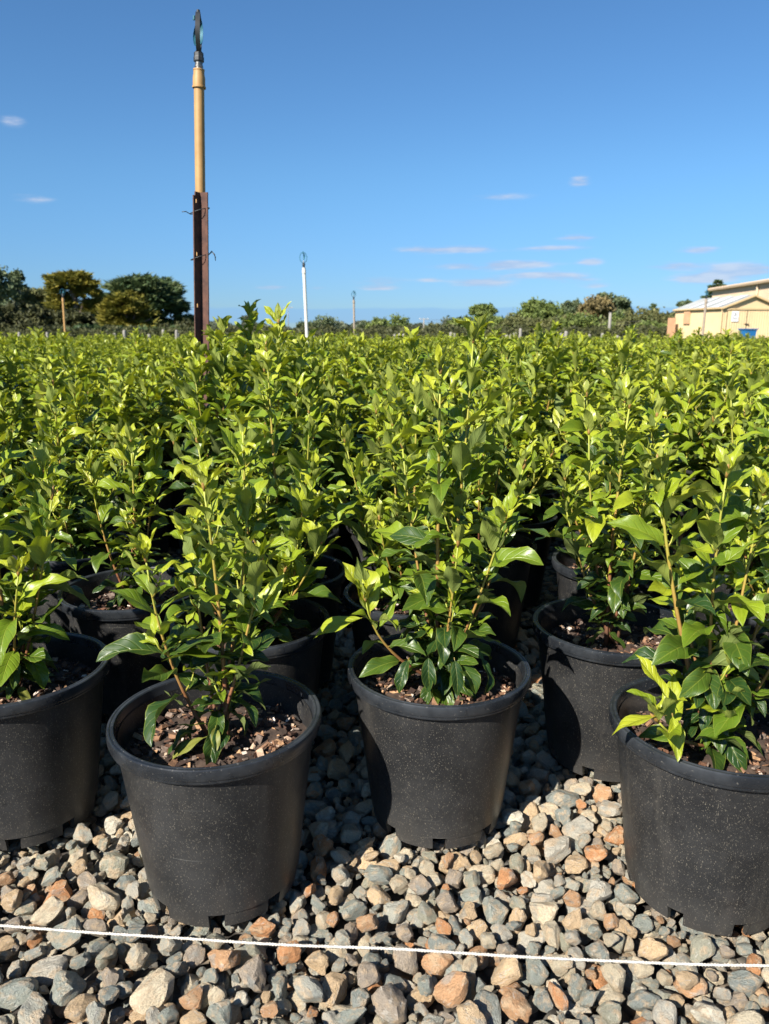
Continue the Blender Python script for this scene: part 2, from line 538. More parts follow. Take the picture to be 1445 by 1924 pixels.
# stones: rounded polyhedra
def ico(sub):
    import bmesh
    bm = bmesh.new()
    bmesh.ops.create_icosphere(bm, subdivisions=sub, radius=1)
    v = np.array([p.co[:] for p in bm.verts])
    f = [tuple(q.index for q in fc.verts) for fc in bm.faces]
    bm.free()
    return v, f


IV, IFC = ico(3)
stone_meshes = []
for k in range(22):
    n = nrg.integers(6, 10)
    N = nrg.normal(size=(n, 3))
    N /= np.linalg.norm(N, axis=1)[:, None]
    N = np.vstack([N, [[0, 0, 1], [0, 0, -1]]])
    D = np.r_[nrg.uniform(0.62, 1.0, n), nrg.uniform(0.75, 1, 2)]
    dots = np.maximum(IV @ N.T, 1e-3)
    r = D[None] / dots
    p = 60.0
    rr = (np.minimum(r, 4) ** -p).sum(1) ** (-1 / p)
    rr = np.minimum(rr, 1.25)
    P = IV * rr[:, None]
    q = P * 2.2 + nrg.uniform(0, 50, 3)
    wob = 0.03 * (np.sin(q[:, 0] * 2.1 + q[:, 1]) + np.sin(q[:, 1] * 2.7 - q[:, 2]) + np.sin(q[:, 2] * 3.3 + q[:, 0] * 1.3))
    P *= (1 + wob)[:, None]
    P /= np.abs(P).max(0)[None]
    m = MB().add(P, IFC).mesh('stone_shape', [M_STONE], smooth_angle=20)
    stone_meshes.append(m)

# pots of the front rows, measured; the rest follows the same staggered pattern
POTS = {'A': (-.241, 1.011), 'B': (.089, 1.176), 'C': (.474, .995), 'D': (-.608, 1.172), 'E': (-.539, 1.571),
        'F': (-.254, 1.382), 'G': (.430, 1.362), 'H': (-.236, 1.697), 'I': (.063, 1.544), 'P': (-.50, 2.30), 'Q': (-.275, 2.06)}
spots = [(x, y, k) for k, (x, y) in POTS.items()]
POLE = at(378, 640, 2.72)
for k in range(-80, 60):
    for j in range(0, 90):
        x = -.25 + .345 * k
        y = (1.01 if k % 2 == 0 else 1.175) + .367 * j
        sj = .016 if y < 2.2 else .042
        jx, jy = rng.gauss(0, sj), rng.gauss(0, sj)
        if y > 1.75:
            x += .31 * (y - 1.4)
        if y > FIELD_END or abs(x) > .54 * y + 1.6:
            continue
        if any((x - p[0]) ** 2 + (y - p[1]) ** 2 < .17 ** 2 for p in POTS.values()):
            continue
        if y < 2.6 and any((x + jx - p[0]) ** 2 + (y + jy - p[1]) ** 2 < .29 ** 2 for p in spots):
            continue
        if (x - POLE.x) ** 2 + (y - POLE.y) ** 2 < .16 ** 2:
            continue
        spots.append((x + jx, y + jy, None))
# close the holes left where the two patterns meet
for it in range(9000):
    y = rng.uniform(1.55, 3.4)
    x = rng.uniform(-.54 * y - .4, .54 * y + .4)
    if (x - POLE.x) ** 2 + (y - POLE.y) ** 2 > .03 and not any((x - p[0]) ** 2 + (y - p[1]) ** 2 < .297 ** 2 for p in spots if abs(p[1] - y) < .3):
        spots.append((x, y, None))
spots.sort(key=lambda s: s[1])

# pile the stones: each one drops to the lowest of a few places on the heap below it
CELL = 0.004
nx, ny = int((BX1 - BX0) / CELL), int((BY1 - BY0) / CELL)
hm = np.full((nx, ny), -0.042)
stones = []
near_pots = [(x, y) for x, y, _ in spots if y < 2.3]
for it in range(15500):
    # first the stones, then the small chips that settle in the gaps
    a = float(np.clip(nrg.lognormal(math.log(.0148), .34), .0055, .027)) if it < 10500 else nrg.uniform(.0045, .0085)
    bb, cc = a * nrg.uniform(.62, .95), a * nrg.uniform(.45, .78)
    th = nrg.uniform(0, PI)
    tx, ty = nrg.normal(0, .42), nrg.normal(0, .42)
    best = None
    rad = int(a / CELL) + 1
    g = np.arange(-rad, rad + 1) * CELL
    gx, gy = np.meshgrid(g, g, indexing='ij')
    u, w = gx * math.cos(th) + gy * math.sin(th), -gx * math.sin(th) + gy * math.cos(th)
    q = 1 - (u / a) ** 2 - (w / bb) ** 2
    ok = q > 0
    hgt = cc * np.sqrt(np.where(ok, q, 0)) ** .7
    for c in range(5 if it < 10500 else 12):
        i, j = int(nrg.integers(rad, nx - rad - 1)), int(nrg.integers(rad, ny - rad - 1))
        sl = hm[i - rad:i + rad + 1, j - rad:j + rad + 1]
        z = np.max(np.where(ok, sl + hgt * .80, -9))
        if best is None or z < best[0]:
            best = (z, i, j)
    z, i, j = best
    z -= cc * .16
    if z + cc > 0.012:
        continue
    x, y = BX0 + (i + .5) * CELL, BY0 + (j + .5) * CELL
    if z + cc > -0.003 and any((x - p) ** 2 + (y - r_) ** 2 < (.112 + a * .7) ** 2 for p, r_ in near_pots):
        continue
    sl = hm[i - rad:i + rad + 1, j - rad:j + rad + 1]
    np.maximum(sl, np.where(ok, z + hgt, -9), out=sl)
    stones.append([x, y, z, a, bb, cc, th, tx, ty, i, j])
# thinner scatter on the flat bed farther in
for y in np.arange(BY1 - .02, 6.2, .036):
    lim = .52 * y + .5
    for x in np.arange(-lim, lim, .036):
        a = float(np.clip(nrg.lognormal(math.log(.018), .22), .010, .027))
        stones.append([x + nrg.normal(0, .008), y + nrg.normal(0, .008), -.012 - nrg.uniform(0, .006), a, a * nrg.uniform(.6, .95), a * nrg.uniform(.35, .6), nrg.uniform(0, PI), nrg.normal(0, .25), nrg.normal(0, .25), -1, -1])
# those either side of the piled strip
for y in np.arange(.2, BY1, .036):
    for s_ in (-1, 1):
        for x in np.arange(BX1, BX1 + .6, .036):
            a = float(np.clip(nrg.lognormal(math.log(.018), .22), .010, .027))
            stones.append([s_ * (x + nrg.normal(0, .008)), y + nrg.normal(0, .008), -.010, a, a * nrg.uniform(.6, .95), a * nrg.uniform(.35, .6), nrg.uniform(0, PI), nrg.normal(0, .25), nrg.normal(0, .25), -1, -1])


def project(x, y, z):
    z -= EYE
    c, s = math.cos(PITCH), math.sin(PITCH)
    d = y * c - z * s
    return 722.5 + 1450 * x / d, 962 - 1450 * (y * s + z * c) / d, d


score = []
for n, s in enumerate(stones):
    if s[9] < 0:
        continue
    px, py, d = project(s[0], s[1], s[2])
    vis = s[2] + s[5] - hm[s[9], s[10]] > -.002
    hidden = any((s[0] - p) ** 2 + (s[1] - r_) ** 2 < .115 ** 2 or (r_ < s[1] < r_ + .32 and abs(s[0] - p * s[1] / r_) < .13) for p, r_ in near_pots)
    if vis and not hidden and 10 < px < 1435 and py < 1915:
        score.append((s[3] * s[4] / d ** 2, n))
score.sort(reverse=True)
own = {n for _, n in score[:300]}
for n in sorted(own):
    s = stones[n]
    o = link('stone', stone_meshes[n % len(stone_meshes)], gravel_bed)
    o.location = s[0:3]
    o.scale = (s[3] * 1.06, s[4] * 1.06, s[5] * 1.06)
    o.rotation_euler = (s[7], s[8], s[6])
src = bpy.data.collections.new('stone_shapes')
for k, m in enumerate(stone_meshes):
    src.objects.link(bpy.data.objects.new('stone_shape_%02d' % k, m))


def point_instances(name, pts, rot, scl, idx, coll):
    me = bpy.data.meshes.new(name)
    me.from_pydata(pts, [], [])
    for nm, ty, key, dat in (('rot', 'FLOAT_VECTOR', 'vector', rot), ('scl', 'FLOAT_VECTOR', 'vector', scl), ('idx', 'INT', 'value', idx)):
        a = me.attributes.new(nm, ty, 'POINT')
        a.data.foreach_set(key, np.array(dat, dtype=np.int32 if ty == 'INT' else np.float32).ravel())
    ng = bpy.data.node_groups.new(name, 'GeometryNodeTree')
    ng.interface.new_socket('Geometry', in_out='INPUT', socket_type='NodeSocketGeometry')
    ng.interface.new_socket('Geometry', in_out='OUTPUT', socket_type='NodeSocketGeometry')
    gi, go = ng.nodes.new('NodeGroupInput'), ng.nodes.new('NodeGroupOutput')
    ip = ng.nodes.new('GeometryNodeInstanceOnPoints')
    ci = ng.nodes.new('GeometryNodeCollectionInfo')
    ci.inputs['Collection'].default_value = coll
    ci.inputs['Separate Children'].default_value = True
    ci.inputs['Reset Children'].default_value = True
    ip.inputs['Pick Instance'].default_value = True
    L = ng.links.new
    L(gi.outputs[0], ip.inputs['Points'])
    L(ci.outputs[0], ip.inputs['Instance'])
    for nm, ty, sock in (('rot', 'FLOAT_VECTOR', 'Rotation'), ('scl', 'FLOAT_VECTOR', 'Scale'), ('idx', 'INT', 'Instance Index')):
        na = ng.nodes.new('GeometryNodeInputNamedAttribute')
        na.data_type = ty
        na.inputs['Name'].default_value = nm
        L(na.outputs['Attribute'], ip.inputs[sock])
    L(ip.outputs[0], go.inputs[0])
    o = bpy.data.objects.new(name, me)
    COL.objects.link(o)
    md = o.modifiers.new('scatter', 'NODES')
    md.node_group = ng
    return o


rest = [(n, s) for n, s in enumerate(stones) if n not in own]
gv = point_instances('gravel', [s[0:3] for _, s in rest], [(s[7], s[8], s[6]) for _, s in rest],
                     [(s[3] * 1.06, s[4] * 1.06, s[5] * 1.06) for _, s in rest], [n % len(stone_meshes) for n, s in rest], src)
gv.parent = gravel_bed
gv['kind'] = 'stuff'

# ------------------------------------------------------------------ leaf shapes
def leaf_grid(nu, nv, W, fold, curv, amp, ph, nw, twist, roll):
    ts = np.linspace(0, 1, nv + 1)
    tt = np.clip((ts - .09) / .91, 0, 1)
    prof = tt ** .72 * (1 - tt) ** .80
    prof = prof / (0.473 ** .72 * .527 ** .80)
    tip = np.clip((1 - tt) / .3, 0, 1)
    prof *= (.72 + .28 * tip)
    w = np.maximum(W * prof, .012 * (1 - ts) + .002)
    ang, y, z = 0.0, 0.0, 0.0
    V, UV, F = [], [], []
    for i, tv in enumerate(ts):
        if i:
            ang = -curv * (tv ** 1.25)
            dl = 1 / nv
            y += math.cos(ang) * dl
            z += math.sin(ang) * dl
        for k in range(nu + 1):
            u = k / nu * 2 - 1
            s = u * w[i]
            h = abs(s) * math.tan(fold) - roll * w[i] * abs(u) ** 3
            h += amp * math.sin(2 * PI * nw * tv + ph + (1.9 if u > 0 else 0)) * abs(u) ** 1.6 * prof[i]
            ta = twist * tv
            sx, hz = s * math.cos(ta) - h * math.sin(ta), s * math.sin(ta) + h * math.cos(ta)
            V.append((sx * math.cos(fold * .5), y - math.sin(ang) * hz, z + math.cos(ang) * hz))
            UV.append((k / nu, tv))
    for i in range(nv):
        for k in range(nu):
            a = i * (nu + 1) + k
            F.append((a, a + 1, a + nu + 2, a + nu + 1))
    return V, F, UV


NSH = 9
leaf_params = []
for k in range(NSH):
    leaf_params.append(dict(W=rng.uniform(.155, .20), fold=R(rng.uniform(16, 38)), curv=[.25, .7, 1.15, 1.6, .4, .95, 1.35, -.3, .8][k],
                            amp=rng.uniform(.035, .085), ph=rng.uniform(0, 6.28), nw=rng.uniform(1.2, 2.3), twist=rng.uniform(-.45, .45), roll=rng.uniform(.05, .28)))
AGES = (0.02, 0.25, 0.5, 0.78, 1.0)
leaf_hi = [leaf_grid(8, 11, **p) for p in leaf_params]
leaf_lo = [leaf_grid(4, 6, **p) for p in leaf_params]
leaf_vlo = [leaf_grid(2, 4, **p) for p in leaf_params]
leaf_mesh = {}
for k in range(NSH):
    for ai, ag in enumerate(AGES):
        V, F, UV = leaf_hi[k]
        leaf_mesh[k, ai] = MB().add(V, F, [ag] * len(V), UV).mesh('leaf', [M_LEAF], smooth_all=True, attr='age', uv=True)

SOIL = 0.218


def grow(seed, height, tips=None, spread=1.0, lush=1.0, skirt=16, low_shoots=4, leaf_scale=1.0):
    """a young shrub: stems (polylines with radius and age) and leaves (matrix, shape, age index), buds"""
    g = random.Random(seed)
    stems, leaves, buds = [], [], []

    def put_leaf(p, az, elv, L, age, shape=None):
        d = Vector((math.cos(az) * math.cos(elv), math.sin(az) * math.cos(elv), math.sin(elv)))
        up = Vector((0, 0, 1)) if abs(d.z) < .93 else Vector((-math.cos(az), -math.sin(az), 0))
        n = (up - d * up.dot(d)).normalized()
        n = Matrix.Rotation(g.gauss(0, .38), 3, d) @ n
        x = d.cross(n)
        M = Matrix((x, d, n)).transposed().to_4x4()
        M.translation = p
        L *= leaf_scale
        leaves.append((M @ Matrix.Diagonal((L, L, L, 1)), g.randrange(NSH) if shape is None else shape, max(0, min(len(AGES) - 1, age))))

    def shoot(p0, p1, r0, depth, a0, n_nodes, start=.18, bow=None, big=1.0):
        p0, p1 = Vector(p0), Vector(p1)
        L = (p1 - p0).length
        out = Vector((p1.x - p0.x, p1.y - p0.y, 0))
        ctrl = p0.lerp(p1, .45) + out * .28 + Vector((g.gauss(0, .008), g.gauss(0, .008), -.04 * out.length))
        N = 9
        pts = [(1 - t_) ** 2 * p0 + 2 * t_ * (1 - t_) * ctrl + t_ * t_ * p1 for t_ in [i / N for i in range(N + 1)]]
        stems.append((pts, [r0 * (1 - .62 * i / N) for i in range(N + 1)], [a0 + (1 - a0) * i / N for i in range(N + 1)]))

        def pos(t_):
            return (1 - t_) ** 2 * p0 + 2 * t_ * (1 - t_) * ctrl + t_ * t_ * p1
        az = g.uniform(0, PI)
        for k in range(n_nodes):
            q = k / max(1, n_nodes - 1)
            t_ = start + (1 - start) * (1 - (1 - q) ** 1.12)
            p = pos(t_)
            hrel = (p.z - SOIL) / max(.2, height)
            az += PI / 2 + g.gauss(0, .25)
            size = (.050 + .036 * math.sin(PI * min(1, .12 + q * .80))) * g.uniform(.80, 1.2) * big * 1.1
            if q > .86:
                size *= .80
            e = R(6 + 64 * q ** .9) + g.gauss(0, .22)
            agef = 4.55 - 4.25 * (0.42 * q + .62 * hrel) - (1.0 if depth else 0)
            for sd in (0, PI):
                if g.random() < .05:
                    continue
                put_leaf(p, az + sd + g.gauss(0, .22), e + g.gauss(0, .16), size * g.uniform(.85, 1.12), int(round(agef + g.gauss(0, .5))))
                # small shoots in the leaf axils
                if depth < 2 and q < .9 and g.random() < (.46 if depth == 0 else .22) * lush:
                    aa = az + sd + g.gauss(0, .3)
                    sl = g.uniform(.012, .05) * (1.15 - .4 * q)
                    tip = p + Vector((math.cos(aa) * sl * .6, math.sin(aa) * sl * .6, sl))
                    stems.append(([p, p.lerp(tip, .5) + Vector((math.cos(aa), math.sin(aa), 0)) * sl * .12, tip], [.0016, .0014, .001], [.7, .85, 1]))
                    az2 = g.uniform(0, PI)
                    for s2 in (0, PI):
                        put_leaf(tip, az2 + s2, R(g.uniform(35, 65)), g.uniform(.026, .05), int(g.random() * 2 + (0 if hrel > .4 else .7)))
                    if sl > .028:
                        mid = p.lerp(tip, .55)
                        for s2 in (0, PI):
                            put_leaf(mid, az2 + PI / 2 + s2, R(g.uniform(15, 50)), g.uniform(.03, .048), int(g.random() * 2 + .6))
        # the growing tip: small upright leaves round a pointed bud
        d = (pts[-1] - pts[-2]).normalized()
        tp = pts[-1]
        for k, (L_, e_) in enumerate(((.052, 62), (.047, 66), (.032, 78), (.029, 80))):
            put_leaf(tp + d * .004 * (k // 2), az + PI / 2 + (k % 2) * PI + (k // 2) * PI / 2, R(e_ + g.gauss(0, 6)), L_ * g.uniform(.85, 1.15), 0, shape=[0, 4, 7, 0][k])
        buds.append((tp, d, g.uniform(.014, .024)))

    base = Vector((0, 0, SOIL - .006))
    if tips is None:
        n = g.choice((5, 6, 6, 7))
        a0 = g.uniform(0, 6.28)
        tips = [(g.gauss(0, .012), g.gauss(0, .012), height)]
        for k in range(n - 1):
            a = a0 + k * 2 * PI / (n - 1) + g.gauss(0, .3)
            r = g.uniform(.05, .14) * spread
            tips.append((math.cos(a) * r, math.sin(a) * r, height * g.uniform(.62, 1.0) * (1 - r * .8)))
        for k in range(low_shoots):
            a = g.uniform(0, 6.28)
            r = g.uniform(.08, .15)
            tips.append((math.cos(a) * r, math.sin(a) * r, g.uniform(.10, .25)))
    for i, (x, y, h) in enumerate(tips):
        st = base + Vector((g.gauss(0, .005), g.gauss(0, .005), 0))
        low = h < .24
        shoot(st + Vector((0, 0, 0 if i < 2 else g.uniform(.01, .03))), Vector((x, y, SOIL + h)), .0042 if i == 0 else .0032, 0 if not low else 1, .0, max(4, int(h / .029 + .5)), start=.13, big=1.0 if not low else 1.12)
    # some leaves hanging low round the base
    for k in range(skirt):
        a = g.uniform(0, 6.28)
        put_leaf(Vector((math.cos(a) * .012, math.sin(a) * .012, SOIL + g.uniform(.03, .15))), a, R(g.uniform(-30, 30)), g.uniform(.05, .08), g.choice((3, 4, 4)))
    return stems, leaves, buds


def leaf_at(p, azd, eld, L, roll=0.0):
    a, e = R(azd), R(eld)
    d = Vector((math.cos(a) * math.cos(e), math.sin(a) * math.cos(e), math.sin(e)))
    up = Vector((0, 0, 1)) if abs(d.z) < .93 else Vector((-math.cos(a), -math.sin(a), 0))
    n = Matrix.Rotation(R(roll), 3, d) @ (up - d * up.dot(d)).normalized()
    M = Matrix((d.cross(n), d, n)).transposed().to_4x4()
    M.translation = Vector((p[0], p[1], SOIL + p[2]))
    return M @ Matrix.Diagonal((L, L, L, 1))


M_OLD = simple('yellowing_leaf', (0.20, 0.185, 0.03), 0.6, 0.2, 70, col2=(0.08, 0.11, 0.016))
# position above the soil, heading, rise, length, shape, age (None: yellowing)
EXTRA = {
    'A': [((-.008, -.030, .030), 205, -8, .060, 1, None), ((.004, -.026, .045), 280, -25, .04, 4, None)],
    'B': [((-.118, -.046, .150), 186, -4, .092, 1, 1), ((-.118, -.044, .168), 150, 68, .078, 4, 0), ((-.10, -.05, .145), 320, 30, .055, 2, 1), ((-.02, -.05, .09), 265, -50, .062, 2, 4), ((.02, -.05, .085), 285, -48, .06, 1, 4),
          ((-.05, -.04, .08), 240, -35, .06, 5, 4), ((.06, -.045, .085), 310, -30, .065, 6, 4)],
    'C': [((-.105, -.075, .095), 178, -2, .078, 1, 0), ((-.10, -.078, .10), 265, -38, .062, 4, 0), ((-.10, -.07, .11), 135, 50, .075, 0, 0), ((-.07, -.05, .09), 10, 8, .07, 5, 1)],
    'D': [((.004, -.016, .022), 215, -14, .042, 4, None), ((.012, -.014, .022), 315, -16, .045, 1, None)],
}


def stem_mesh(stems, buds, nseg=6, name='stem'):
    mb = MB()
    for pts, rad, ages in stems:
        mb.tube(pts, rad, nseg if rad[0] > .002 else max(4, nseg - 2), ages)
    for p, d, L in buds:
        mb.tube([p, p + d * L * .35, p + d * L * .75, p + d * L], [.0015, .0032, .0022, .0004], nseg, [.55, .5, .5, .45])
    return mb


def foliage_mesh(leaves, grids, mb=None):
    mb = mb or MB()
    for M, k, a in leaves:
        V, F, UV = grids[k]
        P = np.array(V) @ np.array(M.to_3x3()).T + np.array(M.translation)
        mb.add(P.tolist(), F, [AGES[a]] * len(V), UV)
    return mb


# ------------------------------------------------------------------ pots
PH, PR = 0.268, 0.150


def wall_r(z):
    return .1085 + (.1395 - .1085) * z / .25


NSEG = 96
notch = {k for c in range(8) for k in range(c * 12 + 2, c * 12 + 5)}


def pot_mesh(nseg=NSEG, full=False):
    mb = MB()
    prof = [(wall_r(0) - .004, 0.0), (wall_r(0) - .0015, .0015), (wall_r(.0225) - .0012, .0225), (wall_r(.024), .0236), (wall_r(.13), .13), (wall_r(.25), .25)]
    if nseg == NSEG:
        mb.lathe(prof, nseg, skip=lambda i, k: i <= 1 and k in notch)
        inner = [(wall_r(.252) - .004, .254), (wall_r(.12) - .003, .12), (wall_r(.024) - .003, .026), (.0, .026)]
        mb.lathe([(wall_r(.25), .25)] + inner, nseg)
        # returns of the drain notches and the underside
        mb.lathe([(wall_r(0) - .004, 0), (wall_r(0) - .010, 0.001), (wall_r(.02) - .010, .0235)], nseg, skip=lambda i, k: k in notch)
        mb.lathe([(wall_r(.024), .0236), (.0, .0237)], nseg)
        for c in range(8):
            for e in (c * 12 + 2, c * 12 + 5):
                a = 2 * PI * e / nseg
                ca, sa_ = math.cos(a), math.sin(a)
                q = [(wall_r(0) - .010, 0), (wall_r(0) - .003, 0), (wall_r(.023), .0236), (wall_r(.02) - .010, .0235)]
                mb.add([(r * ca, r * sa_, z) for r, z in q], [(0, 1, 2, 3)])
    else:
        mb.lathe([(0, .0)] + prof + [(wall_r(.25), .25)] + ([(.147, .248), (PR, .250), (PR, .266), (.147, PH), (.139, PH), (.137, .262)] if full else []) + [(wall_r(.21) - .004, SOIL - .004), (0, SOIL + .004)], nseg)
    return mb


M_POTS = pot_mesh().mesh('pot', [M_POT], smooth_angle=35)
rim = MB()
rp = [(.1390, .2465), (.1445, .2462), (.1475, .2470), (.1482, .2485), (.1482, .2515), (.1494, .2522), (.1500, .2535), (.1500, .2640), (.1494, .2668), (.1480, .2680), (.1462, .2680),
      (.1450, .2672), (.1434, .2672), (.1422, .2680), (.1405, .2678), (.1392, .2660), (.1380, .2590), (.1365, .2500)]
rim.lathe(rp, NSEG, closed=False)
M_RIMM = rim.mesh('rim', [M_RIM], smooth_angle=26)
M_POTFAR = pot_mesh(28, True).mesh('pot', [M_POT], smooth_angle=35)


def soil_meshes(seed):
    g = np.random.default_rng(seed)
    mb = MB()
    rr = wall_r(SOIL) - .0028
    nr, na = 14, 40
    V, F = [(0, 0, SOIL + .004)], []
    for i in range(1, nr + 1):
        r = rr * i / nr
        for k in range(na):
            a = 2 * PI * k / na
            z = SOIL + .004 * math.cos(i / nr * 1.6) + g.normal(0, .0022)
            V.append((r * math.cos(a), r * math.sin(a), z))
    F += [(0, 1 + k, 1 + (k + 1) % na) for k in range(na)]
    for i in range(nr - 1):
        for k in range(na):
            a, b_ = 1 + i * na + k, 1 + i * na + (k + 1) % na
            F.append((a, a + na, b_ + na, b_))
    soil = mb.add(V, F).mesh('potting_mix', [M_SOIL], smooth_all=True)
    ch = MB()
    for k in range(620):
        L = float(np.clip(g.lognormal(math.log(.0085), .5), .003, .024))
        w_, h_ = L * g.uniform(.22, .8), L * g.uniform(.12, .42)
        r = (rr - .006) * math.sqrt(g.uniform(0, 1))
        a = g.uniform(0, 2 * PI)
        M = Matrix.Translation((r * math.cos(a), r * math.sin(a), SOIL + .002 + g.uniform(0, .007))) @ Euler((g.normal(0, .4), g.normal(0, .4), g.uniform(0, 6.28))).to_matrix().to_4x4()
        c = [Vector((sx * L / 2 * g.uniform(.6, 1), sy * w_ / 2 * g.uniform(.55, 1), sz * h_ / 2 * g.uniform(.5, 1))) for sz in (-1, 1) for sy in (-1, 1) for sx in (-1, 1)]
        ch.add([M @ p for p in c], [(0, 2, 3, 1), (4, 5, 7, 6), (0, 1, 5, 4), (2, 6, 7, 3), (0, 4, 6, 2), (1, 3, 7, 5)])
    return soil, ch.mesh('bark_mulch', [M_CHIP])


SOILS = [soil_meshes(40 + k) for k in range(4)]

# ------------------------------------------------------------------ potted shrubs
NEAR_LABEL = {
    'A': 'potted shrub at the row end with red-brown stems and open bark-covered soil',
    'B': 'tall bushy potted shrub with one big leaf hanging over its pot rim',
    'C': 'potted shrub with a low leafy side shoot lying across its pot rim',
    'D': 'front-row potted shrub with two yellowing leaves low at its base',
    'E': 'potted shrub with thin bare base and pale wood chips on its soil',
    'F': 'potted shrub standing in the gap directly behind the red-brown stemmed one',
    'G': 'dark-leaved potted shrub in a pot dappled with leaf shadows',
    'H': 'potted shrub whose shaded pot shows between two bushier ones',
    'P': 'tall potted shrub growing hard against the rusty angle post',
    'Q': 'potted shrub whose leaf tips rise highest, beside the one against the rusty post',
    'I': 'potted shrub crowded directly behind the tallest bushy one',
}
TIPS = {
    'A': [(0, .0, .375), (-.075, -.03, .285), (.072, .0, .275), (.045, .06, .335), (-.035, .05, .30)],
    'B': [(-.005, .0, .52), (.045, .02, .565), (.125, .0, .375), (.02, -.07, .27), (-.118, -.045, .175), (.09, -.05, .30), (-.06, .05, .40), (.03, .08, .44)],
    'C': [(-.115, .0, .405), (-.035, -.02, .40), (.03, .01, .37), (-.115, -.075, .085), (.07, -.05, .25), (-.06, .06, .30), (.09, .05, .34)],
    'D': [(.0, .0, .40), (.095, -.01, .33), (.06, .05, .36), (-.06, .02, .38), (.05, -.05, .22)],
    'E': [(.02, .0, .36), (-.07, .0, .30), (.06, .04, .36), (-.02, .06, .34)],
    'P': [(.0, .0, .55), (.035, -.02, .57), (-.05, .01, .51), (-.10, .03, .50), (.08, .04, .50), (-.04, -.07, .45), (.06, -.08, .40), (.12, -.03, .26), (-.12, -.03, .25)],
    'Q': [(.0, .0, .60), (.055, .0, .53), (-.06, .02, .53), (.09, .03, .47), (-.03, -.07, .48), (.05, -.07, .42), (.12, .0, .24), (-.12, -.02, .27)],
    'G': [(.0, .0, .45), (-.06, .03, .40), (.06, .03, .43), (.03, -.03, .33), (-.10, .02, .28)],
}
MASS_GROUP = 'young potted shrubs set out in rows'


def pot_parts(root, k):
    p = link('pot', M_POTS, root)
    p.rotation_euler.z = rng.uniform(0, 6.28)
    link('rim', M_RIMM, p)
    s = link('potting_mix', SOILS[k % 4][0], root)
    s.rotation_euler.z = rng.uniform(0, 6.28)
    c = link('bark_mulch', SOILS[k % 4][1], s)
    c['kind'] = 'stuff'


def in_view(x, y, m=.19):
    return abs(x) < .498 * (y * math.cos(PITCH) + .12) + m


def shrink(y):
    q = min(1, max(0, (y - 2.2) / 6.5))
    return 1 - .20 * q * q * (3 - 2 * q)


VARIANTS = []
for k in range(9):
    h = [.44, .47, .50, .42, .46, .49, .52, .45, .55][k]
    st, lv, bd = grow(900 + k, h, spread=1.15, lush=1.4, skirt=24, low_shoots=6, leaf_scale=1.17)
    VARIANTS.append((stem_mesh(st, bd, 5).mesh('stem', [M_STEM], smooth_all=True, attr='age'),
                     foliage_mesh(lv, leaf_lo).mesh('foliage', [M_LEAF], smooth_all=True, attr='age', uv=True), (st, lv, bd)))

n_leafy, n_copy = 0, 0
rest_spots = []
for n, (x, y, key) in enumerate(spots):
    if not in_view(x, y) or n_copy >= 283:
        rest_spots.append((x, y))
        continue
    rz = 0 if key else rng.uniform(0, 6.28)
    tilt = (rng.gauss(0, .012), rng.gauss(0, .012))
    if key or (y < 2.45 and n_leafy < 16):
        n_leafy += 1
        root = empty('potted_shrub', (x, y, 0), rz)
        h = min(.60, max(.38, rng.gauss(.48, .06)))
        st, lv, bd = grow(300 + n, max(t_[2] for t_ in TIPS[key]) if key in TIPS else h, TIPS.get(key), spread=1.35, low_shoots=7, skirt={'A': 3, 'B': 26, 'C': 22, 'E': 6}.get(key, 16), lush=.75, leaf_scale=1.18 if key in ('P', 'Q') else .93)
        pot_parts(root, n)
        link('stem', stem_mesh(st, bd).mesh('stem', [M_STEM], smooth_all=True, attr='age'), root)
        lv.sort(key=lambda q: -q[0].to_scale().x)
        for M, s, a in lv[:292]:
            o = link('leaf', leaf_mesh[s, a], root)
            o.matrix_local = M
        if len(lv) > 292:
            o = link('small_leaves', foliage_mesh(lv[292:], leaf_hi).mesh('small_leaves', [M_LEAF], smooth_all=True, attr='age', uv=True), root)
            o['kind'] = 'stuff'
        for p, azd, eld, L, s, a in EXTRA.get(key, ()):
            me = leaf_mesh[s, 0 if a is None else a]
            if a is None:
                me = me.copy()
                me.materials[0] = M_OLD
            o = link('leaf', me, root)
            o.matrix_local = leaf_at(p, azd, eld, L, rng.gauss(0, 12))
            if a is None:
                o['label'] = 'yellowing leaf low on the stem'
        if key:
            tag(root, NEAR_LABEL[key], 'potted plant', MASS_GROUP)
        else:
            tag(root, 'leafy green potted shrub in the packed rows behind the front pots', 'potted plant', MASS_GROUP)
    else:
        n_copy += 1
        v = rng.randrange(len(VARIANTS))
        root = empty('potted_shrub', (x, y, 0), rz)
        s = rng.gauss(1.0, .08)
        sz = s * shrink(y)
        p = link('pot', M_POTFAR, root)
        for nm, me in (('stem', VARIANTS[v][0]), ('foliage', VARIANTS[v][1])):
            o = link(nm, me, root)
            o.scale = (s, s, sz)
            o.location.z = SOIL * (1 - sz)
            if nm == 'foliage':
                o['kind'] = 'stuff'
        tag(root, 'leafy green potted shrub in the packed rows behind the front pots', 'potted plant', MASS_GROUP)

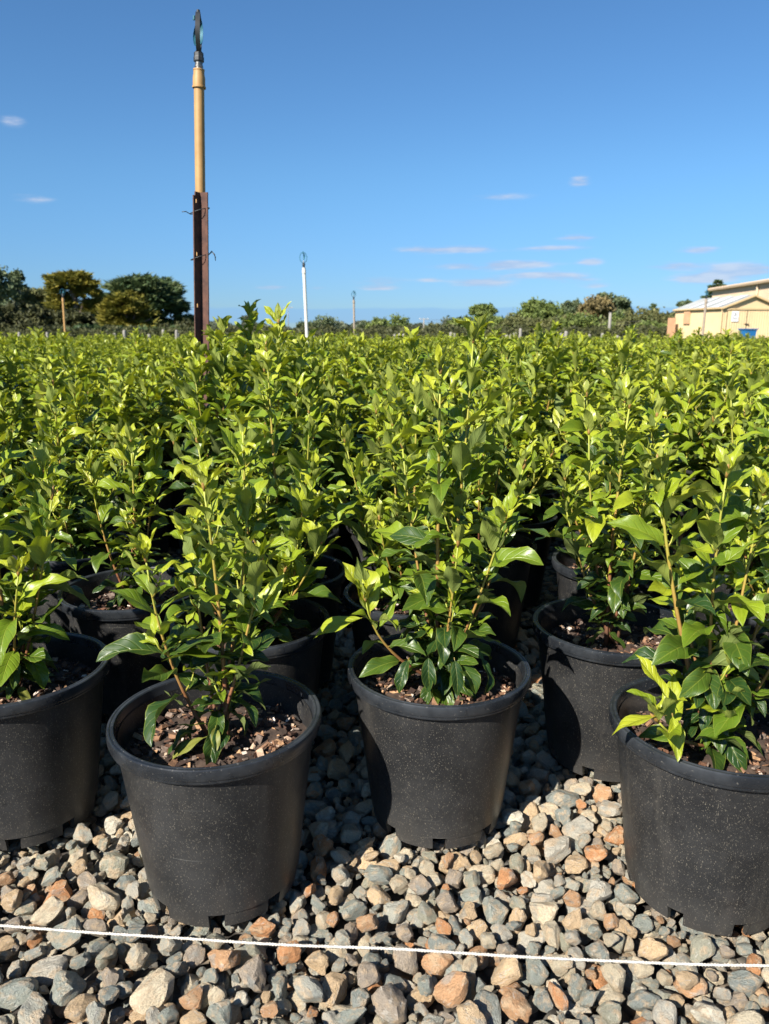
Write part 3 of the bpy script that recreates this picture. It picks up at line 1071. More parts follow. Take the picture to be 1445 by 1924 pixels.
far = bpy.data.collections.new('far_shrub_shapes')
for k, (sm, fm, (st, lv, bd)) in enumerate(VARIANTS):
    mb = pot_mesh(20, True)
    mb.mi = [2] * len(mb.f)
    k0 = len(mb.f)
    sb = stem_mesh(st, bd, 4)
    mb.add(sb.v, sb.f, sb.a, mi=1)
    foliage_mesh(lv, leaf_vlo if k > 4 else leaf_lo, mb)
    me = mb.mesh('far_shrub', [M_LEAF, M_STEM, M_POT], smooth_all=True, attr='age', uv=True)
    far.objects.link(bpy.data.objects.new('far_shrub_%02d' % k, me))
sc = [(rng.gauss(1.0, .07), shrink(y)) for _, y in rest_spots]
fo = point_instances('potted_shrub_mass', [(x, y, 0) for x, y in rest_spots], [(0, 0, rng.uniform(0, 6.28)) for _ in rest_spots], [(s, s, s * (k + .08 * (1 - k) / .20)) for s, k in sc],
                     [rng.randrange(len(VARIANTS)) for _ in rest_spots], far)
tag(fo, 'mass of yellow-green potted shrubs reaching back to the fence line', 'shrubs', kind='stuff')

# ------------------------------------------------------------------ string along the row ends
M_STRING = simple('white_cord', (0.55, 0.52, 0.46), 0.9, 0.25, 400)
cord = MB()
P0, P1 = at(0, 1739, .783), at(1445, 1815, .74)


def on_plane(px, py, z):
    k = (962 - py) / 1450
    c, s = math.cos(PITCH), math.sin(PITCH)
    Y = (z - EYE) * (c + k * s) / (k * c - s)
    return at(px, py, Y)


P0, P1 = on_plane(0, 1739, .017), on_plane(1445, 1815, .017)
dv = P1 - P0
A, B_ = P0 - dv * .35, P1 + dv * .35
N = 420
for st in range(3):
    pts = []
    for i in range(N + 1):
        f = i / N
        p = A.lerp(B_, f)
        s_ = f * (B_ - A).length
        u = (s_ - 0.5 * (B_ - A).length) / (0.5 * dv.length)
        p = p + Vector((0, -.004 * (1 - u * u) + .0011 * math.sin(s_ * 9) + .0006 * math.sin(s_ * 23), -.0025 * (1 - u * u) + .0008 * math.sin(s_ * 14 + 1)))
        ph = s_ / .010 * 2 * PI + st * 2 * PI / 3
        pts.append(p + Vector((0, math.cos(ph), math.sin(ph))) * .00125)
    cord.tube(pts, .00125, 5)
tag(link('string_line', cord.mesh('string_line', [M_STRING], smooth_all=True)), 'thin white twisted string stretched over the gravel in front of the pots', 'string')

# ------------------------------------------------------------------ sprinklers
M_TAN = simple('sun_browned_pipe', (0.40, 0.235, 0.085), 0.55, 0.10, 30, col2=(0.33, 0.185, 0.06), coord='Object')
M_WHITE = simple('white_pipe', (0.60, 0.58, 0.52), 0.5, 0.06, 20)
M_GREYPIPE = simple('grey_brown_pipe', (0.30, 0.24, 0.18), 0.6, 0.1, 20)
M_BLACKP = simple('dark_grey_plastic', (0.022, 0.025, 0.028), 0.55, 0.2, 60)
M_TEAL = simple('teal_plastic', (0.010, 0.105, 0.15), 0.6, 0.2, 40)
M_STEEL = simple('dull_steel', (0.25, 0.24, 0.22), 0.4, 0.3, 90, metal=0.8)
M_RUST = simple('rusty_steel', (0.115, 0.052, 0.034), 0.85, 0.3, 35, col2=(0.045, 0.022, 0.018), bmp=0.4)
M_WIRE = simple('dark_wire', (0.03, 0.03, 0.03), 0.5, 0.2, 60)


def head_parts(root, z, s, rz, teal_yoke=False, rotor_rz=0.0, big=1.0):
    """sprinkler head: nipple, nut, hexagonal yoke and spinning rotor"""
    M = Matrix.Translation((0, 0, z)) @ Matrix.Rotation(rz, 4, 'Z') @ Matrix.Diagonal((s, s, s, 1))
    nip = MB().lathe([(0, 0), (.012, 0), (.012, .006), (.0135, .007), (.0135, .012), (.012, .013), (.012, .024), (0, .024)], 20, M=M)
    link('nipple', nip.mesh('nipple', [M_STEEL if not teal_yoke else M_BLACKP], smooth_angle=35), root)
    nut = MB().lathe([(0, .022), (.0155, .022), (.0165, .025), (.0165, .034), (.015, .038), (.015, .048), (.011, .052), (0, .052)], 8, M=M)
    link('nut', nut.mesh('nut', [M_BLACKP]), root)
    yk = MB()
    hexa = [(0.006, .046), (.036, .078), (.039, .115), (.027, .148), (.010, .158), (-.010, .158), (-.027, .148), (-.039, .115), (-.036, .078), (-.006, .046)]
    prev = None
    V = []
    for (x, zz) in hexa:
        l = math.hypot(x, zz - .105) or 1
        ox, oz = x / l, (zz - .105) / l
        for (a, b2) in ((-.0035, -.007), (.0035, -.007), (.0035, .007), (-.0035, .007)):
            V.append(M @ Vector((x + ox * a, b2, zz + oz * a)))
    F = []
    for i in range(len(hexa) - 1):
        for k in range(4):
            F.append((i * 4 + k, i * 4 + (k + 1) % 4, i * 4 + 4 + (k + 1) % 4, i * 4 + 4 + k))
    F += [(3, 2, 1, 0), tuple(range(len(V) - 4, len(V)))]
    yk.add(V, F)
    yk.tube([M @ Vector((0, 0, .150)), M @ Vector((0, 0, .170))], .0055 * s, 8)
    link('yoke', yk.mesh('yoke', [M_TEAL if teal_yoke else M_BLACKP], smooth_angle=40), root)
    noz = MB().lathe([(.0, .050), (.006, .050), (.0045, .070), (.003, .074), (0, .074)], 12, M=M)
    link('nozzle', noz.mesh('nozzle', [M_STEEL], smooth_angle=40), root)
    # the rotor: a curved scoop hanging from the top of the yoke
    ro = MB()
    M = M @ Matrix.Translation((0, .013 * (big - 1) / .2, .15)) @ Matrix.Rotation(rotor_rz, 4, 'Z') @ Matrix.Diagonal((big, big, big, 1)) @ Matrix.Translation((0, 0, -.15))
    V, F = [], []
    nn = 9
    for i in range(nn):
        q = i / (nn - 1)
        zz = .080 + .066 * q
        w_ = .004 + .012 * math.sin(PI * (.10 + .82 * q)) ** .8
        yy = .010 * math.sin(PI * q) - .003
        for k in range(5):
            u = k / 4 * 2 - 1
            V.append(M @ Vector((u * w_ * .55 + .010 * math.sin(2.6 * q), yy * 1.5 - .008 * u * u + .010 * (q - .5) * u - .006 - w_ * u * .6, zz)))
        for k in range(5):
            u = k / 4 * 2 - 1
            V.append(M @ Vector((u * w_ * .55 + .010 * math.sin(2.6 * q) + .0016, yy * 1.5 - .008 * u * u + .010 * (q - .5) * u - .004 - w_ * u * .6, zz)))
    for i in range(nn - 1):
        for k in range(4):
            a = i * 10 + k
            F.append((a, a + 1, a + 11, a + 10))
            F.append((a + 5, a + 15, a + 16, a + 6))
        for k in (0, 4):
            a = i * 10 + k
            F.append((a, a + 10, a + 15, a + 5))
    ro.add(V, F)
    ro.tube([M @ Vector((0, 0, .142)), M @ Vector((0, 0, .152))], .004 * s, 8)
    link('rotor', ro.mesh('rotor', [M_TEAL], smooth_angle=60), root)


def sprinkler(base, top, pipe_r, mat, label, head_rz, head_s=1.0, teal=False, rotor_rz=0.0, big=1.0):
    """pipe riser from base to the foot of the head; the thing's own axis runs along the leaning pipe"""
    base, top = Vector(base), Vector(top)
    d = top - base
    root = empty('sprinkler', base)
    root.rotation_euler = Vector((0, 0, 1)).rotation_difference(d).to_euler()
    L = d.length - .170 * head_s
    link('pipe', MB().lathe([(0, 0), (pipe_r, 0), (pipe_r, L * .5), (pipe_r, L), (0, L)], 20).mesh('pipe', [mat], smooth_angle=40), root)
    k = pipe_r / .0165
    cp = [(0, L - .052 * k), (.0215 * k, L - .052 * k), (.0215 * k, L - .047 * k), (.0195 * k, L - .046 * k), (.0195 * k, L - .022 * k), (.0172 * k, L - .010 * k), (.0172 * k, L - .002), (.0182 * k, L - .001), (.0182 * k, L + .003), (.012, L + .003), (0, L + .003)]
    link('coupling', MB().lathe(cp, 24).mesh('coupling', [mat], smooth_angle=35), root)
    head_parts(root, L + .002, head_s, head_rz, teal, rotor_rz, big)
    tag(root, label, 'sprinkler', 'irrigation sprinklers on tall risers')
    return root, L


bp = at(385.5, 900, 2.72)
top = at(372.5, 20, 2.72)
low = at(379.5, 640, 2.72)
dirv = (top - low)
base = low - dirv * (low.z / dirv.z)
spr, SL = sprinkler(base, top, .0165, M_TAN, 'tan pipe sprinkler tied to a rusty steel angle post among the shrubs', R(99), rotor_rz=R(-56), big=1.2)
# the rusty angle post in front of the pipe: two flanges meeting in a valley, holes in the left one
phi = R(62)
dl = Vector((-math.cos(phi), -math.sin(phi), 0))
dr = Vector((math.sin(phi), -math.cos(phi), 0))
valley = Vector((.0045, -.0245, 0))
PTOP = (at(372, 362, 2.70).z - base.z) / (dirv.normalized().z)
post = MB()


def strip(mb, d, nrm, u0, u1, z0, z1, th=.004):
    p = [valley + d * u0, valley + d * u1, valley + d * u1 + nrm * th, valley + d * u0 + nrm * th]
    mb.add([(q.x, q.y, z0) for q in p] + [(q.x, q.y, z1) for q in p], [(3, 2, 1, 0), (4, 5, 6, 7), (0, 1, 5, 4), (1, 2, 6, 5), (2, 3, 7, 6), (3, 0, 4, 7)])


FW = .031
holes = [PTOP - .028 - .165 * k for k in range(7)]
z = -.10
for hz in sorted(h for h in holes if h > 0):
    strip(post, dl, -dr * 1, 0, FW, z, hz - .006)
    strip(post, dl, -dr * 1, 0, FW * .42, hz - .006, hz + .006)
    strip(post, dl, -dr * 1, FW * .68, FW, hz - .006, hz + .006)
    z = hz + .006
strip(post, dl, -dr * 1, 0, FW, z, PTOP - .012)
strip(post, dl, -dr * 1, 0, FW * .72, PTOP - .012, PTOP)
strip(post, dr, -dl * 1, -.004, FW, -.10, PTOP)
link('steel_post', post.mesh('steel_post', [M_RUST]), spr)
for zz, tail in ((PTOP - .055, -1), (PTOP - .20, 1)):
    wr = MB()
    c = Vector((0, -.010, 0))
    loop = []
    for i in range(15):
        a = 2 * PI * i / 14
        loop.append(Vector((c.x + math.cos(a) * .031, c.y + math.sin(a) * .040, zz + .012 * math.sin(a + 1.2))))
    wr.tube(loop, .0016, 6)
    e = loop[7 if tail < 0 else 0]
    wr.tube([e, e + Vector((tail * .012, -.012, .006)), e + Vector((tail * .024, -.016, .004 if tail < 0 else -.012))], .0015, 6)
    if tail > 0:
        wr.tube([e, e + Vector((.010, -.014, .008)), e + Vector((.020, -.014, -.002)), e + Vector((.023, -.014, -.022))], .0015, 6)
    link('tie_wire', wr.mesh('tie_wire', [M_WIRE], smooth_all=True), spr)


def riser(pt, pb, Y, r, mat, label, rz, teal=True, s=1.0):
    top, low = at(*pt, Y), at(*pb, Y)
    d = top - low
    return sprinkler(low - d * (low.z / d.z), top, r, mat, label, rz, s, teal)


riser((569.5, 473), (577, 636), 8.9, .018, M_WHITE, 'white pipe sprinkler standing alone in the rows', R(6), True, 1.0)
riser((664.5, 546), (666, 640), 17.4, .021, M_GREYPIPE, 'slim grey-brown sprinkler riser in the far rows ahead of the distant trees', R(20), True, 1.15)
riser((117, 542), (123, 632), 17.0, .024, M_TAN, 'thin tan sprinkler riser in front of the golden conifers', R(30), True, 1.15)
riser((1329, 544), (1318.5, 645), 17.2, .025, M_GREYPIPE, 'brown sprinkler riser in front of the cream shed', R(50), True, 1.15)

# ------------------------------------------------------------------ sheds
M_CREAM = simple('cream_sheet', (0.62, 0.465, 0.265), 0.55, 0.05, 0.8)
M_CREAMTRIM = simple('cream_trim', (0.55, 0.395, 0.205), 0.55, 0.05, 0.8)
M_PINKCREAM = simple('faded_cream_sheet', (0.60, 0.445, 0.30), 0.55, 0.05, 0.5)
M_ROOF = simple('pale_roof_sheet', (0.30, 0.31, 0.30), 0.5, 0.1, 0.6)
M_CLEAR = simple('white_roof_sheet', (0.62, 0.64, 0.62), 0.4, 0.05, 0.6)
M_SALMON = simple('salmon_board', (0.55, 0.31, 0.17), 0.7, 0.1, 2)
M_BLUE = simple('blue_plastic', (0.015, 0.13, 0.33), 0.4, 0.1, 5)
M_SIGNW = simple('sign_white', (0.80, 0.80, 0.78), 0.4, 0.03, 5)
M_SIGNK = simple('sign_black', (0.03, 0.03, 0.035), 0.5, 0.1, 5)
M_GAP = simple('dark_gap', (0.05, 0.035, 0.02), 0.8, 0.1, 5)
M_POSTW = simple('weathered_post', (0.27, 0.25, 0.22), 0.9, 0.15, 4)


def sheet(mb, A, B, z0, zA, zB, nrm, pitch=.19, depth=.022, th=None):
    """ribbed wall sheet between ground points A and B, top sloping from zA to zB"""
    A, B = Vector(A), Vector(B)
    L = (B - A).length
    n = max(2, int(L / pitch))
    V, F, s = [], [], []
    for i in range(n):
        for (f, dpt) in ((0, 0), (.68, 0), (.76, 1), (.92, 1)):
            s.append(((i + f) / n, dpt))
    s.append((1, 0))
    for f, dpt in s:
        p = A.lerp(B, f) + nrm * dpt * depth
        V += [(p.x, p.y, z0), (p.x, p.y, zA + (zB - zA) * f)]
    F = [(2 * i, 2 * i + 2, 2 * i + 3, 2 * i + 1) for i in range(len(s) - 1)]
    mb.add(V, F)


O = at(1352, 640, 50.0)
O.z = 0
gd = Vector((.987, .16, 0)).normalized()      # along the gable
ld = Vector((-.16, .987, 0)).normalized()     # along the side, away from the camera
GW, SLN, EV, PK = 4.06, 5.6, 2.13, 2.87
shed = empty('shed', O)
tag(shed, 'small cream ribbed-steel shed with double doors and a warning sign', 'shed')


def spart(name, mb, m, parent=None, **kw):
    return link(name, mb.mesh(name, [m], **kw), parent or shed)


G = lambda a, b_, z: gd * a + ld * b_ + Vector((0, 0, z))
w = MB()
sheet(w, G(0, 0, 0), G(0, SLN, 0), -.08, EV, EV, -gd)
spart('side_wall', w, M_CREAM)
w = MB()
sheet(w, G(GW, 0, 0), G(GW, SLN, 0), -.08, EV, EV, gd)
spart('side_wall', w, M_CREAM)
w = MB()
sheet(w, G(0, SLN, 0), G(GW, SLN, 0), -.08, EV, EV, ld)
spart('back_wall', w, M_CREAM)
w = MB()
w.add([G(0, 0, EV), G(GW, 0, EV), G(GW / 2, 0, PK)], [(0, 1, 2)])
w.box((0, 0, 0), (.01, .01, .01), Matrix.Translation(G(.5, .1, EV)))
spart('gable', w, M_CREAM)
w = MB()
sheet(w, G(0, -.01, 0), G(.32, -.01, 0), -.08, EV, EV, -ld)
sheet(w, G(3.74, -.01, 0), G(GW, -.01, 0), -.08, EV, EV, -ld)
spart('front_wall', w, M_CREAM)
for a, b_ in ((.34, 1.66), (1.69, 3.72)):
    d = MB()
    sheet(d, G(a, -.05, 0), G(b_, -.05, 0), -.05, EV - .10, EV - .10, -ld, .16)
    dd = spart('door', d, M_CREAM)
    if a > 1:
        h = MB()
        h.box((-.14, -.05, 0), (.14, .0, .05), Matrix.Translation(G(1.70, -.10, 1.15)))
        spart('bolt', h, M_GAP, dd)
w = MB()
w.box((-.012, -.02, -.05), (.012, .0, EV - .12), Matrix.Translation(G(1.675, -.055, 0)))
spart('door_gap', w, M_GAP)
w = MB()
bm_ = Matrix.Translation(G(0, -.09, EV)) @ Matrix.Rotation(math.atan2(gd.y, gd.x), 4, 'Z')
w.box((-.05, -.03, -.09), (GW + .05, .05, -.0), bm_)
spart('door_track', w, M_CREAMTRIM)
for sgn in (0, 1):
    rf = MB()
    o0, o1 = (-.12, GW / 2) if sgn == 0 else (GW + .12, GW / 2)
    n = 30
    V, F = [], []
    for i in range(n):
        for f, dp in ((0, 0), (.7, 0), (.78, .03), (.92, .03)):
            yy = -.16 + (SLN + .3) * (i + f) / n
            V += [G(o0, yy, EV + .03 + dp), G(o1, yy, PK + .06 + dp)]
    F = [(2 * i, 2 * i + 2, 2 * i + 3, 2 * i + 1) for i in range(len(V) // 2 - 1)]
    rf.add(V, F)
    ro = spart('roof', rf, M_ROOF)
    if sgn == 0:
        for y0, y1 in ((.35, 1.25), (2.0, 2.75), (3.5, 4.0)):
            sk = MB()
            sk.add([G(o0 + .02, y0, EV + .085), G(o1 - .05, y0, PK + .1), G(o1 - .05, y1, PK + .1), G(o0 + .02, y1, EV + .085)], [(0, 1, 2, 3)])
            spart('roof_sheet', sk, M_CLEAR, ro)
    bg_ = MB()
    p, q = G(o0, -.17, EV), G(o1, -.17, PK + .04)
    bg_.tube([p, q], .075, 4)
    spart('barge_board', bg_, M_CREAMTRIM)
gut = MB().tube([G(-.14, -.15, EV), G(-.14, SLN + .1, EV)], .06, 8)
spart('gutter', gut, M_CREAMTRIM)
dp = MB().tube([G(-.05, -.05, 0), G(-.05, -.05, EV)], .045, 8)
spart('downpipe', dp, M_CREAMTRIM)
vt = MB()
bm_ = Matrix.Translation(G(-.05, 3.6, 0)) @ Matrix.Rotation(math.atan2(ld.y, ld.x), 4, 'Z')
vt.box((0, -.02, 1.2), (.75, .06, 2.02), bm_)
spart('vent_panel', vt, M_SALMON)
for k in range(6):
    sb = MB()
    bm_ = Matrix.Translation(G(-.42, 4.75 + k * .17, 0)) @ Matrix.Rotation(math.atan2(ld.y, ld.x), 4, 'Z')
    sb.box((0, 0, -.05), (.13, .05, 1.62), bm_)
    spart('board', sb, M_SALMON)
# warning sign: white plate, black triangle with a bolt, a line of small print
sg = MB()
sm_ = Matrix.Translation(G(.62, -.09, 1.32)) @ Matrix.Rotation(math.atan2(gd.y, gd.x), 4, 'Z')
sg.box((0, -.02, 0), (.46, 0, .62), sm_)
sgn_o = spart('warning_sign', sg, M_SIGNW)
tr = MB()
pts = [Vector((.05, -.03, .20)), Vector((.41, -.03, .20)), Vector((.23, -.03, .55))]
for i in range(3):
    tr.tube([sm_ @ pts[i], sm_ @ pts[(i + 1) % 3]], .013, 4)
tr.tube([sm_ @ Vector((.25, -.03, .46)), sm_ @ Vector((.205, -.03, .36)), sm_ @ Vector((.25, -.03, .345)), sm_ @ Vector((.22, -.03, .245))], .010, 4)
spart('warning_triangle', tr, M_SIGNK, sgn_o)
for zz in (.07, .12):
    ln = MB().box((.08, -.026, zz), (.38, -.02, zz + .018), sm_)
    spart('print_line', ln, M_POSTW, sgn_o)

bn = empty('blue_bin', O + G(.55, -2.0, 0))
tag(bn, 'blue plastic bin standing in front of the shed doors', 'bin')
bb = MB()
bb.lathe([(0, 0), (.42, 0), (.50, .78), (.53, .78), (.53, .84), (.48, .84), (.42, .1), (0, .1)], 4, M=Matrix.Rotation(math.atan2(gd.y, gd.x) + PI / 4, 4, 'Z'))
link('body', bb.mesh('body', [M_BLUE]), bn)
lid = MB().box((-.42, -.42, .845), (.42, .42, .89), Matrix.Rotation(math.atan2(gd.y, gd.x), 4, 'Z'))
link('lid', lid.mesh('lid', [M_BLUE]), bn)

# the long shed behind
big = empty('long_shed', (0, 0, 0))
tag(big, 'long faded cream steel shed rising behind the small one', 'shed')
C0, C1 = at(1330, 640, 75), at(1446, 640, 60.5)
C0.z = C1.z = 0
u_ = (C1 - C0).normalized()
C1 = C0 + u_ * 26
nl = Vector((u_.y, -u_.x, 0))
if nl.x > 0:
    nl = -nl
HB = at(1330, 545, 75).z
w = MB()
sheet(w, C0, C1, -.08, HB, HB, nl, .3, .03)
link('side_wall', w.mesh('side_wall', [M_PINKCREAM]), big)
w = MB()
sheet(w, C0, C0 - nl * 12, -.08, HB, HB, -u_, .3, .03)
link('end_wall', w.mesh('end_wall', [M_PINKCREAM]), big)
w = MB()
sheet(w, C1, C1 - nl * 12, -.08, HB, HB, u_, .3, .03)
link('end_wall', w.mesh('end_wall', [M_PINKCREAM]), big)
w = MB()
e0, e1 = C0 - u_ * .3 + nl * .25, C1 + u_ * .3 + nl * .25
up = Vector((0, 0, 1))
w.add([e0 + up * (HB + .1), e1 + up * (HB + .1), e1 - nl * 12.5 + up * (HB + 1.2), e0 - nl * 12.5 + up * (HB + 1.2)], [(0, 1, 2, 3)])
link('roof', w.mesh('roof', [M_ROOF]), big)
w = MB().tube([e0 + up * (HB + .03), e1 + up * (HB + .03)], .15, 6)
link('gutter', w.mesh('gutter', [M_PINKCREAM]), big)
for f in (11.3, 22):
    p = C0 + u_ * f + nl * .12
    w = MB().tube([p, p + up * HB], .09, 6)
    link('downpipe', w.mesh('downpipe', [M_PINKCREAM]), big)

# ------------------------------------------------------------------ trees
def tree(name, label, cat, loc, lobes, clumps, per, size, mat, style='broad', trunk=None, bark=None, group=None, seed=1, sig=.16):
    """lobes: (cx, cy, cz, rx, ry, rz) about the foot of the tree"""
    g = np.random.default_rng(seed)
    root = empty(name, (loc[0], loc[1], -.07))
    vol = np.array([l[3] * l[4] + l[3] * l[5] for l in lobes])
    V, F = [], []
    n = 0
    ccs = []
    for li, l in enumerate(lobes):
        for c in range(max(5, int(1.9 * clumps * vol[li] / vol.sum()))):
            d = g.normal(size=3)
            d /= np.linalg.norm(d)
            if d[2] < -.45 and l[2] > 2.2:
                d[2] = abs(d[2])
            rr_ = g.uniform(.25, 1.0) ** .5 * (1 + .07 * g.normal())
            ccs.append((np.array(l[:3]) + d * np.array(l[3:]) * rr_, d, l, rr_))
    for c, d, l, rr_ in ccs:
        cs = sig * (l[3] + l[5]) * .5 * g.uniform(.6, 1.35)
        p = c + g.normal(0, 1, (per, 3)) * np.array([cs, cs, cs * (.42 if style != 'broad' else .75)])
        p = p[p[:, 2] > .15]
        m = len(p)
        sz = (size * g.uniform(.6, 1.4, m))[:, None]
        if style == 'broad':
            a = g.normal(size=(m, 3))
            a /= np.linalg.norm(a, axis=1)[:, None]
            k0, k1, k2 = 1, 1, .5
        else:
            h = np.array([d[0], d[1], 0]) + g.normal(0, .45, (m, 3)) * np.array([1, 1, 0])
            h /= np.maximum(.1, np.linalg.norm(h, axis=1))[:, None]
            a = h
            a[:, 2] = (.30 if style == 'spray' else .9) + .35 * g.normal(size=m)
            a /= np.linalg.norm(a, axis=1)[:, None]
            k0, k1, k2 = .6, 1.5, .26
        b2 = np.cross(a, g.normal(size=(m, 3)))
        b2 /= np.linalg.norm(b2, axis=1)[:, None]
        V.append(np.stack([p - a * sz * k0, p - b2 * sz * k2, p + a * sz * k1, p + b2 * sz * k2], 1).reshape(-1, 3))
    V = np.concatenate(V)
    F = np.arange(len(V)).reshape(-1, 4).tolist()
    V = V.tolist()
    mb = MB().add(V, F)
    cr = link('crown', mb.mesh('crown', [mat]), root)
    H = max(l[2] + l[5] for l in lobes)
    tr = MB()
    tk = trunk or .03 * H
    x0, y0 = (lobes[0][0] * .3, lobes[0][1] * .3)
    z1 = max(.5, lobes[0][2])
    tr.tube([(0, 0, -.1), (x0 * .4, y0 * .4, z1 * .4), (x0, y0, z1 * .8), (lobes[0][0], lobes[0][1], z1 + lobes[0][5] * .5)], [tk * 1.25, tk, tk * .75, tk * .25], 8)
    for l in lobes[1:]:
        tr.tube([(x0 * .5, y0 * .5, z1 * .35), ((x0 + l[0]) * .55, (y0 + l[1]) * .55, (z1 * .4 + l[2]) * .5), (l[0], l[1], l[2] + .3 * l[5])], [tk * .6, tk * .42, tk * .15], 6)
    link('trunk', tr.mesh('trunk', [bark or M_BARK], smooth_all=True), root)
    tag(root, label, cat, group)
    return root


def m_per_px(Y):
    return Y * math.cos(PITCH) / 1450


def place(px, Y):
    return ((px - 722.5) * m_per_px(Y), Y)


def lob(Y, px0, items):
    """lobes written as photo measurements: (column, row, half width px, half height px) at distance Y"""
    k = m_per_px(Y)
    out = []
    for i, (cx, cy, wx, wy) in enumerate(items):
        zc = at(cx, cy, Y).z + .07
        out.append(((cx - px0) * k, ((i * 37) % 7 - 3) * .12 * wx * k, zc, wx * k, wx * k * .9, wy * k))
    return out


Y = 86
tree('conifer', 'large dark green spreading conifer with a domed crown', 'tree', place(285, Y), lob(Y, 285, [(275, 565, 60, 42), (262, 545, 48, 22), (300, 560, 45, 36), (318, 595, 38, 30), (250, 600, 40, 36), (340, 612, 20, 16), (290, 618, 60, 18), (225, 618, 30, 18)]), 230, 62, .36, F_DARK, 'spray', .5, seed=3, sig=.13)
tree('conifer', 'golden conifer with a broken ragged crown and leaning bare trunk', 'tree', place(150, Y - 6), lob(Y - 6, 150, [(140, 540, 34, 24), (172, 548, 22, 24), (120, 575, 26, 24), (176, 590, 24, 28), (150, 525, 28, 13), (112, 600, 16, 22), (180, 614, 26, 18)]), 150, 60, .32, F_GOLD, 'spray', .35, seed=4, sig=.13)
tree('conifer', 'smaller golden conifer growing against the domed dark one', 'tree', place(238, Y - 14), lob(Y - 14, 238, [(240, 580, 34, 30), (215, 590, 22, 26), (262, 585, 24, 20), (228, 605, 40, 22), (285, 605, 18, 18), (240, 618, 46, 16)]), 140, 55, .30, F_GOLD, 'spray', .3, seed=5, sig=.13)
tree('gum_tree', 'dark gum tree with dense rounded leaf clumps', 'tree', place(-6, Y + 4), lob(Y + 4, -6, [(-8, 545, 34, 40), (14, 560, 24, 26), (-4, 590, 40, 26), (22, 590, 20, 22)]), 60, 85, .24, F_GUM, 'broad', .4, seed=6)
tree('gum_tree', 'open slender gum tree with sky showing between its clumps', 'tree', place(48, Y + 14), lob(Y + 14, 48, [(44, 525, 13, 13), (36, 540, 12, 9), (55, 545, 12, 9), (62, 560, 10, 9), (44, 562, 15, 10), (66, 575, 12, 12)]), 42, 46, .24, F_GUM, 'broad', .28, M_PALEBARK, seed=7, sig=.24)
tree('tree', 'brownish olive tree filling the gap beside the golden ragged conifer', 'tree', place(80, Y + 8), lob(Y + 8, 80, [(84, 570, 26, 26), (60, 595, 30, 22), (100, 595, 24, 24)]), 45, 80, .24, F_SCRUB, 'broad', .3, seed=8)
tree('tree', 'dark olive tree closing the gap between the two golden conifers', 'tree', place(200, Y + 10), lob(Y + 10, 200, [(200, 580, 24, 26), (190, 600, 26, 24), (212, 602, 24, 22)]), 50, 80, .24, F_DARK, 'broad', .3, seed=9)
for k, (px, py, wx, wy, lab) in enumerate(((16, 602, 46, 26, 'dark olive bush under the dense gum tree'), (78, 604, 40, 24, 'dusty olive bush beside the tan sprinkler riser'), (136, 606, 38, 24, 'grey-green bush at the foot of the ragged golden conifer'),
                                          (200, 614, 40, 18, 'low olive bush below the golden conifers'), (352, 618, 22, 14, 'low dark bush at the edge of the domed conifer'), (262, 624, 30, 12, 'low bush below the smaller golden conifer'), (310, 625, 34, 12, 'dark low bush under the domed conifer'))):
    YY = 72 + k
    tree('bush', lab, 'bush', place(px, YY), lob(YY, px, [(px, py, wx, wy), (px - wx * .5, py + 4, wx * .6, wy * .8), (px + wx * .5, py + 3, wx * .6, wy * .8)]), 36, 80, .20, F_SHADE, 'broad', .12, seed=20 + k)

for k, (px, py, wx, wy, mt) in enumerate(((-20, 622, 40, 14, F_SHADE), (50, 624, 36, 12, F_SHADE), (112, 625, 34, 11, F_SHADE), (168, 625, 34, 11, F_DARK), (232, 626, 36, 10, F_DARK), (285, 627, 36, 10, F_DARK), (338, 626, 30, 10, F_DARK), (368, 628, 18, 8, F_SHADE))):
    YY = 64 + k % 3
    tree('bush', 'low dark bush in the undergrowth line below the conifers and gum trees', 'bush', place(px, YY), lob(YY, px, [(px, py, wx, wy), (px - wx * .5, py + 2, wx * .6, wy * .8), (px + wx * .5, py + 2, wx * .6, wy * .8)]), 30, 80, .17, mt, 'broad', .08, group='undergrowth below the conifers', seed=140 + k)

# the wooded skyline far off: one mass
g = np.random.default_rng(99)
V, F = [], []
for px in np.arange(-700, 1900, 1.2):
    hh = 24 + 5 * math.sin(px * .021) + 4 * math.sin(px * .063 + 1) + 3 * math.sin(px * .17)
    for k in range(26):
        YY = g.uniform(300, 345)
        row = 633 - hh * g.uniform(0, 1) ** .8
        p = np.array(at(px + g.normal(0, 2), row, YY))
        a = g.normal(size=3)
        a /= np.linalg.norm(a)
        b2 = np.cross(a, g.normal(size=3))
        b2 /= np.linalg.norm(b2)
        sz = g.uniform(.35, .9)
        n0 = len(V)
        V += [tuple(p - a * sz), tuple(p - b2 * sz * .6), tuple(p + a * sz), tuple(p + b2 * sz * .6)]
        F.append((n0, n0 + 1, n0 + 2, n0 + 3))
tag(link('treeline', MB().add(V, F).mesh('treeline', [F_FAR])), 'low hazy line of far woodland along the horizon', 'woodland', kind='stuff')

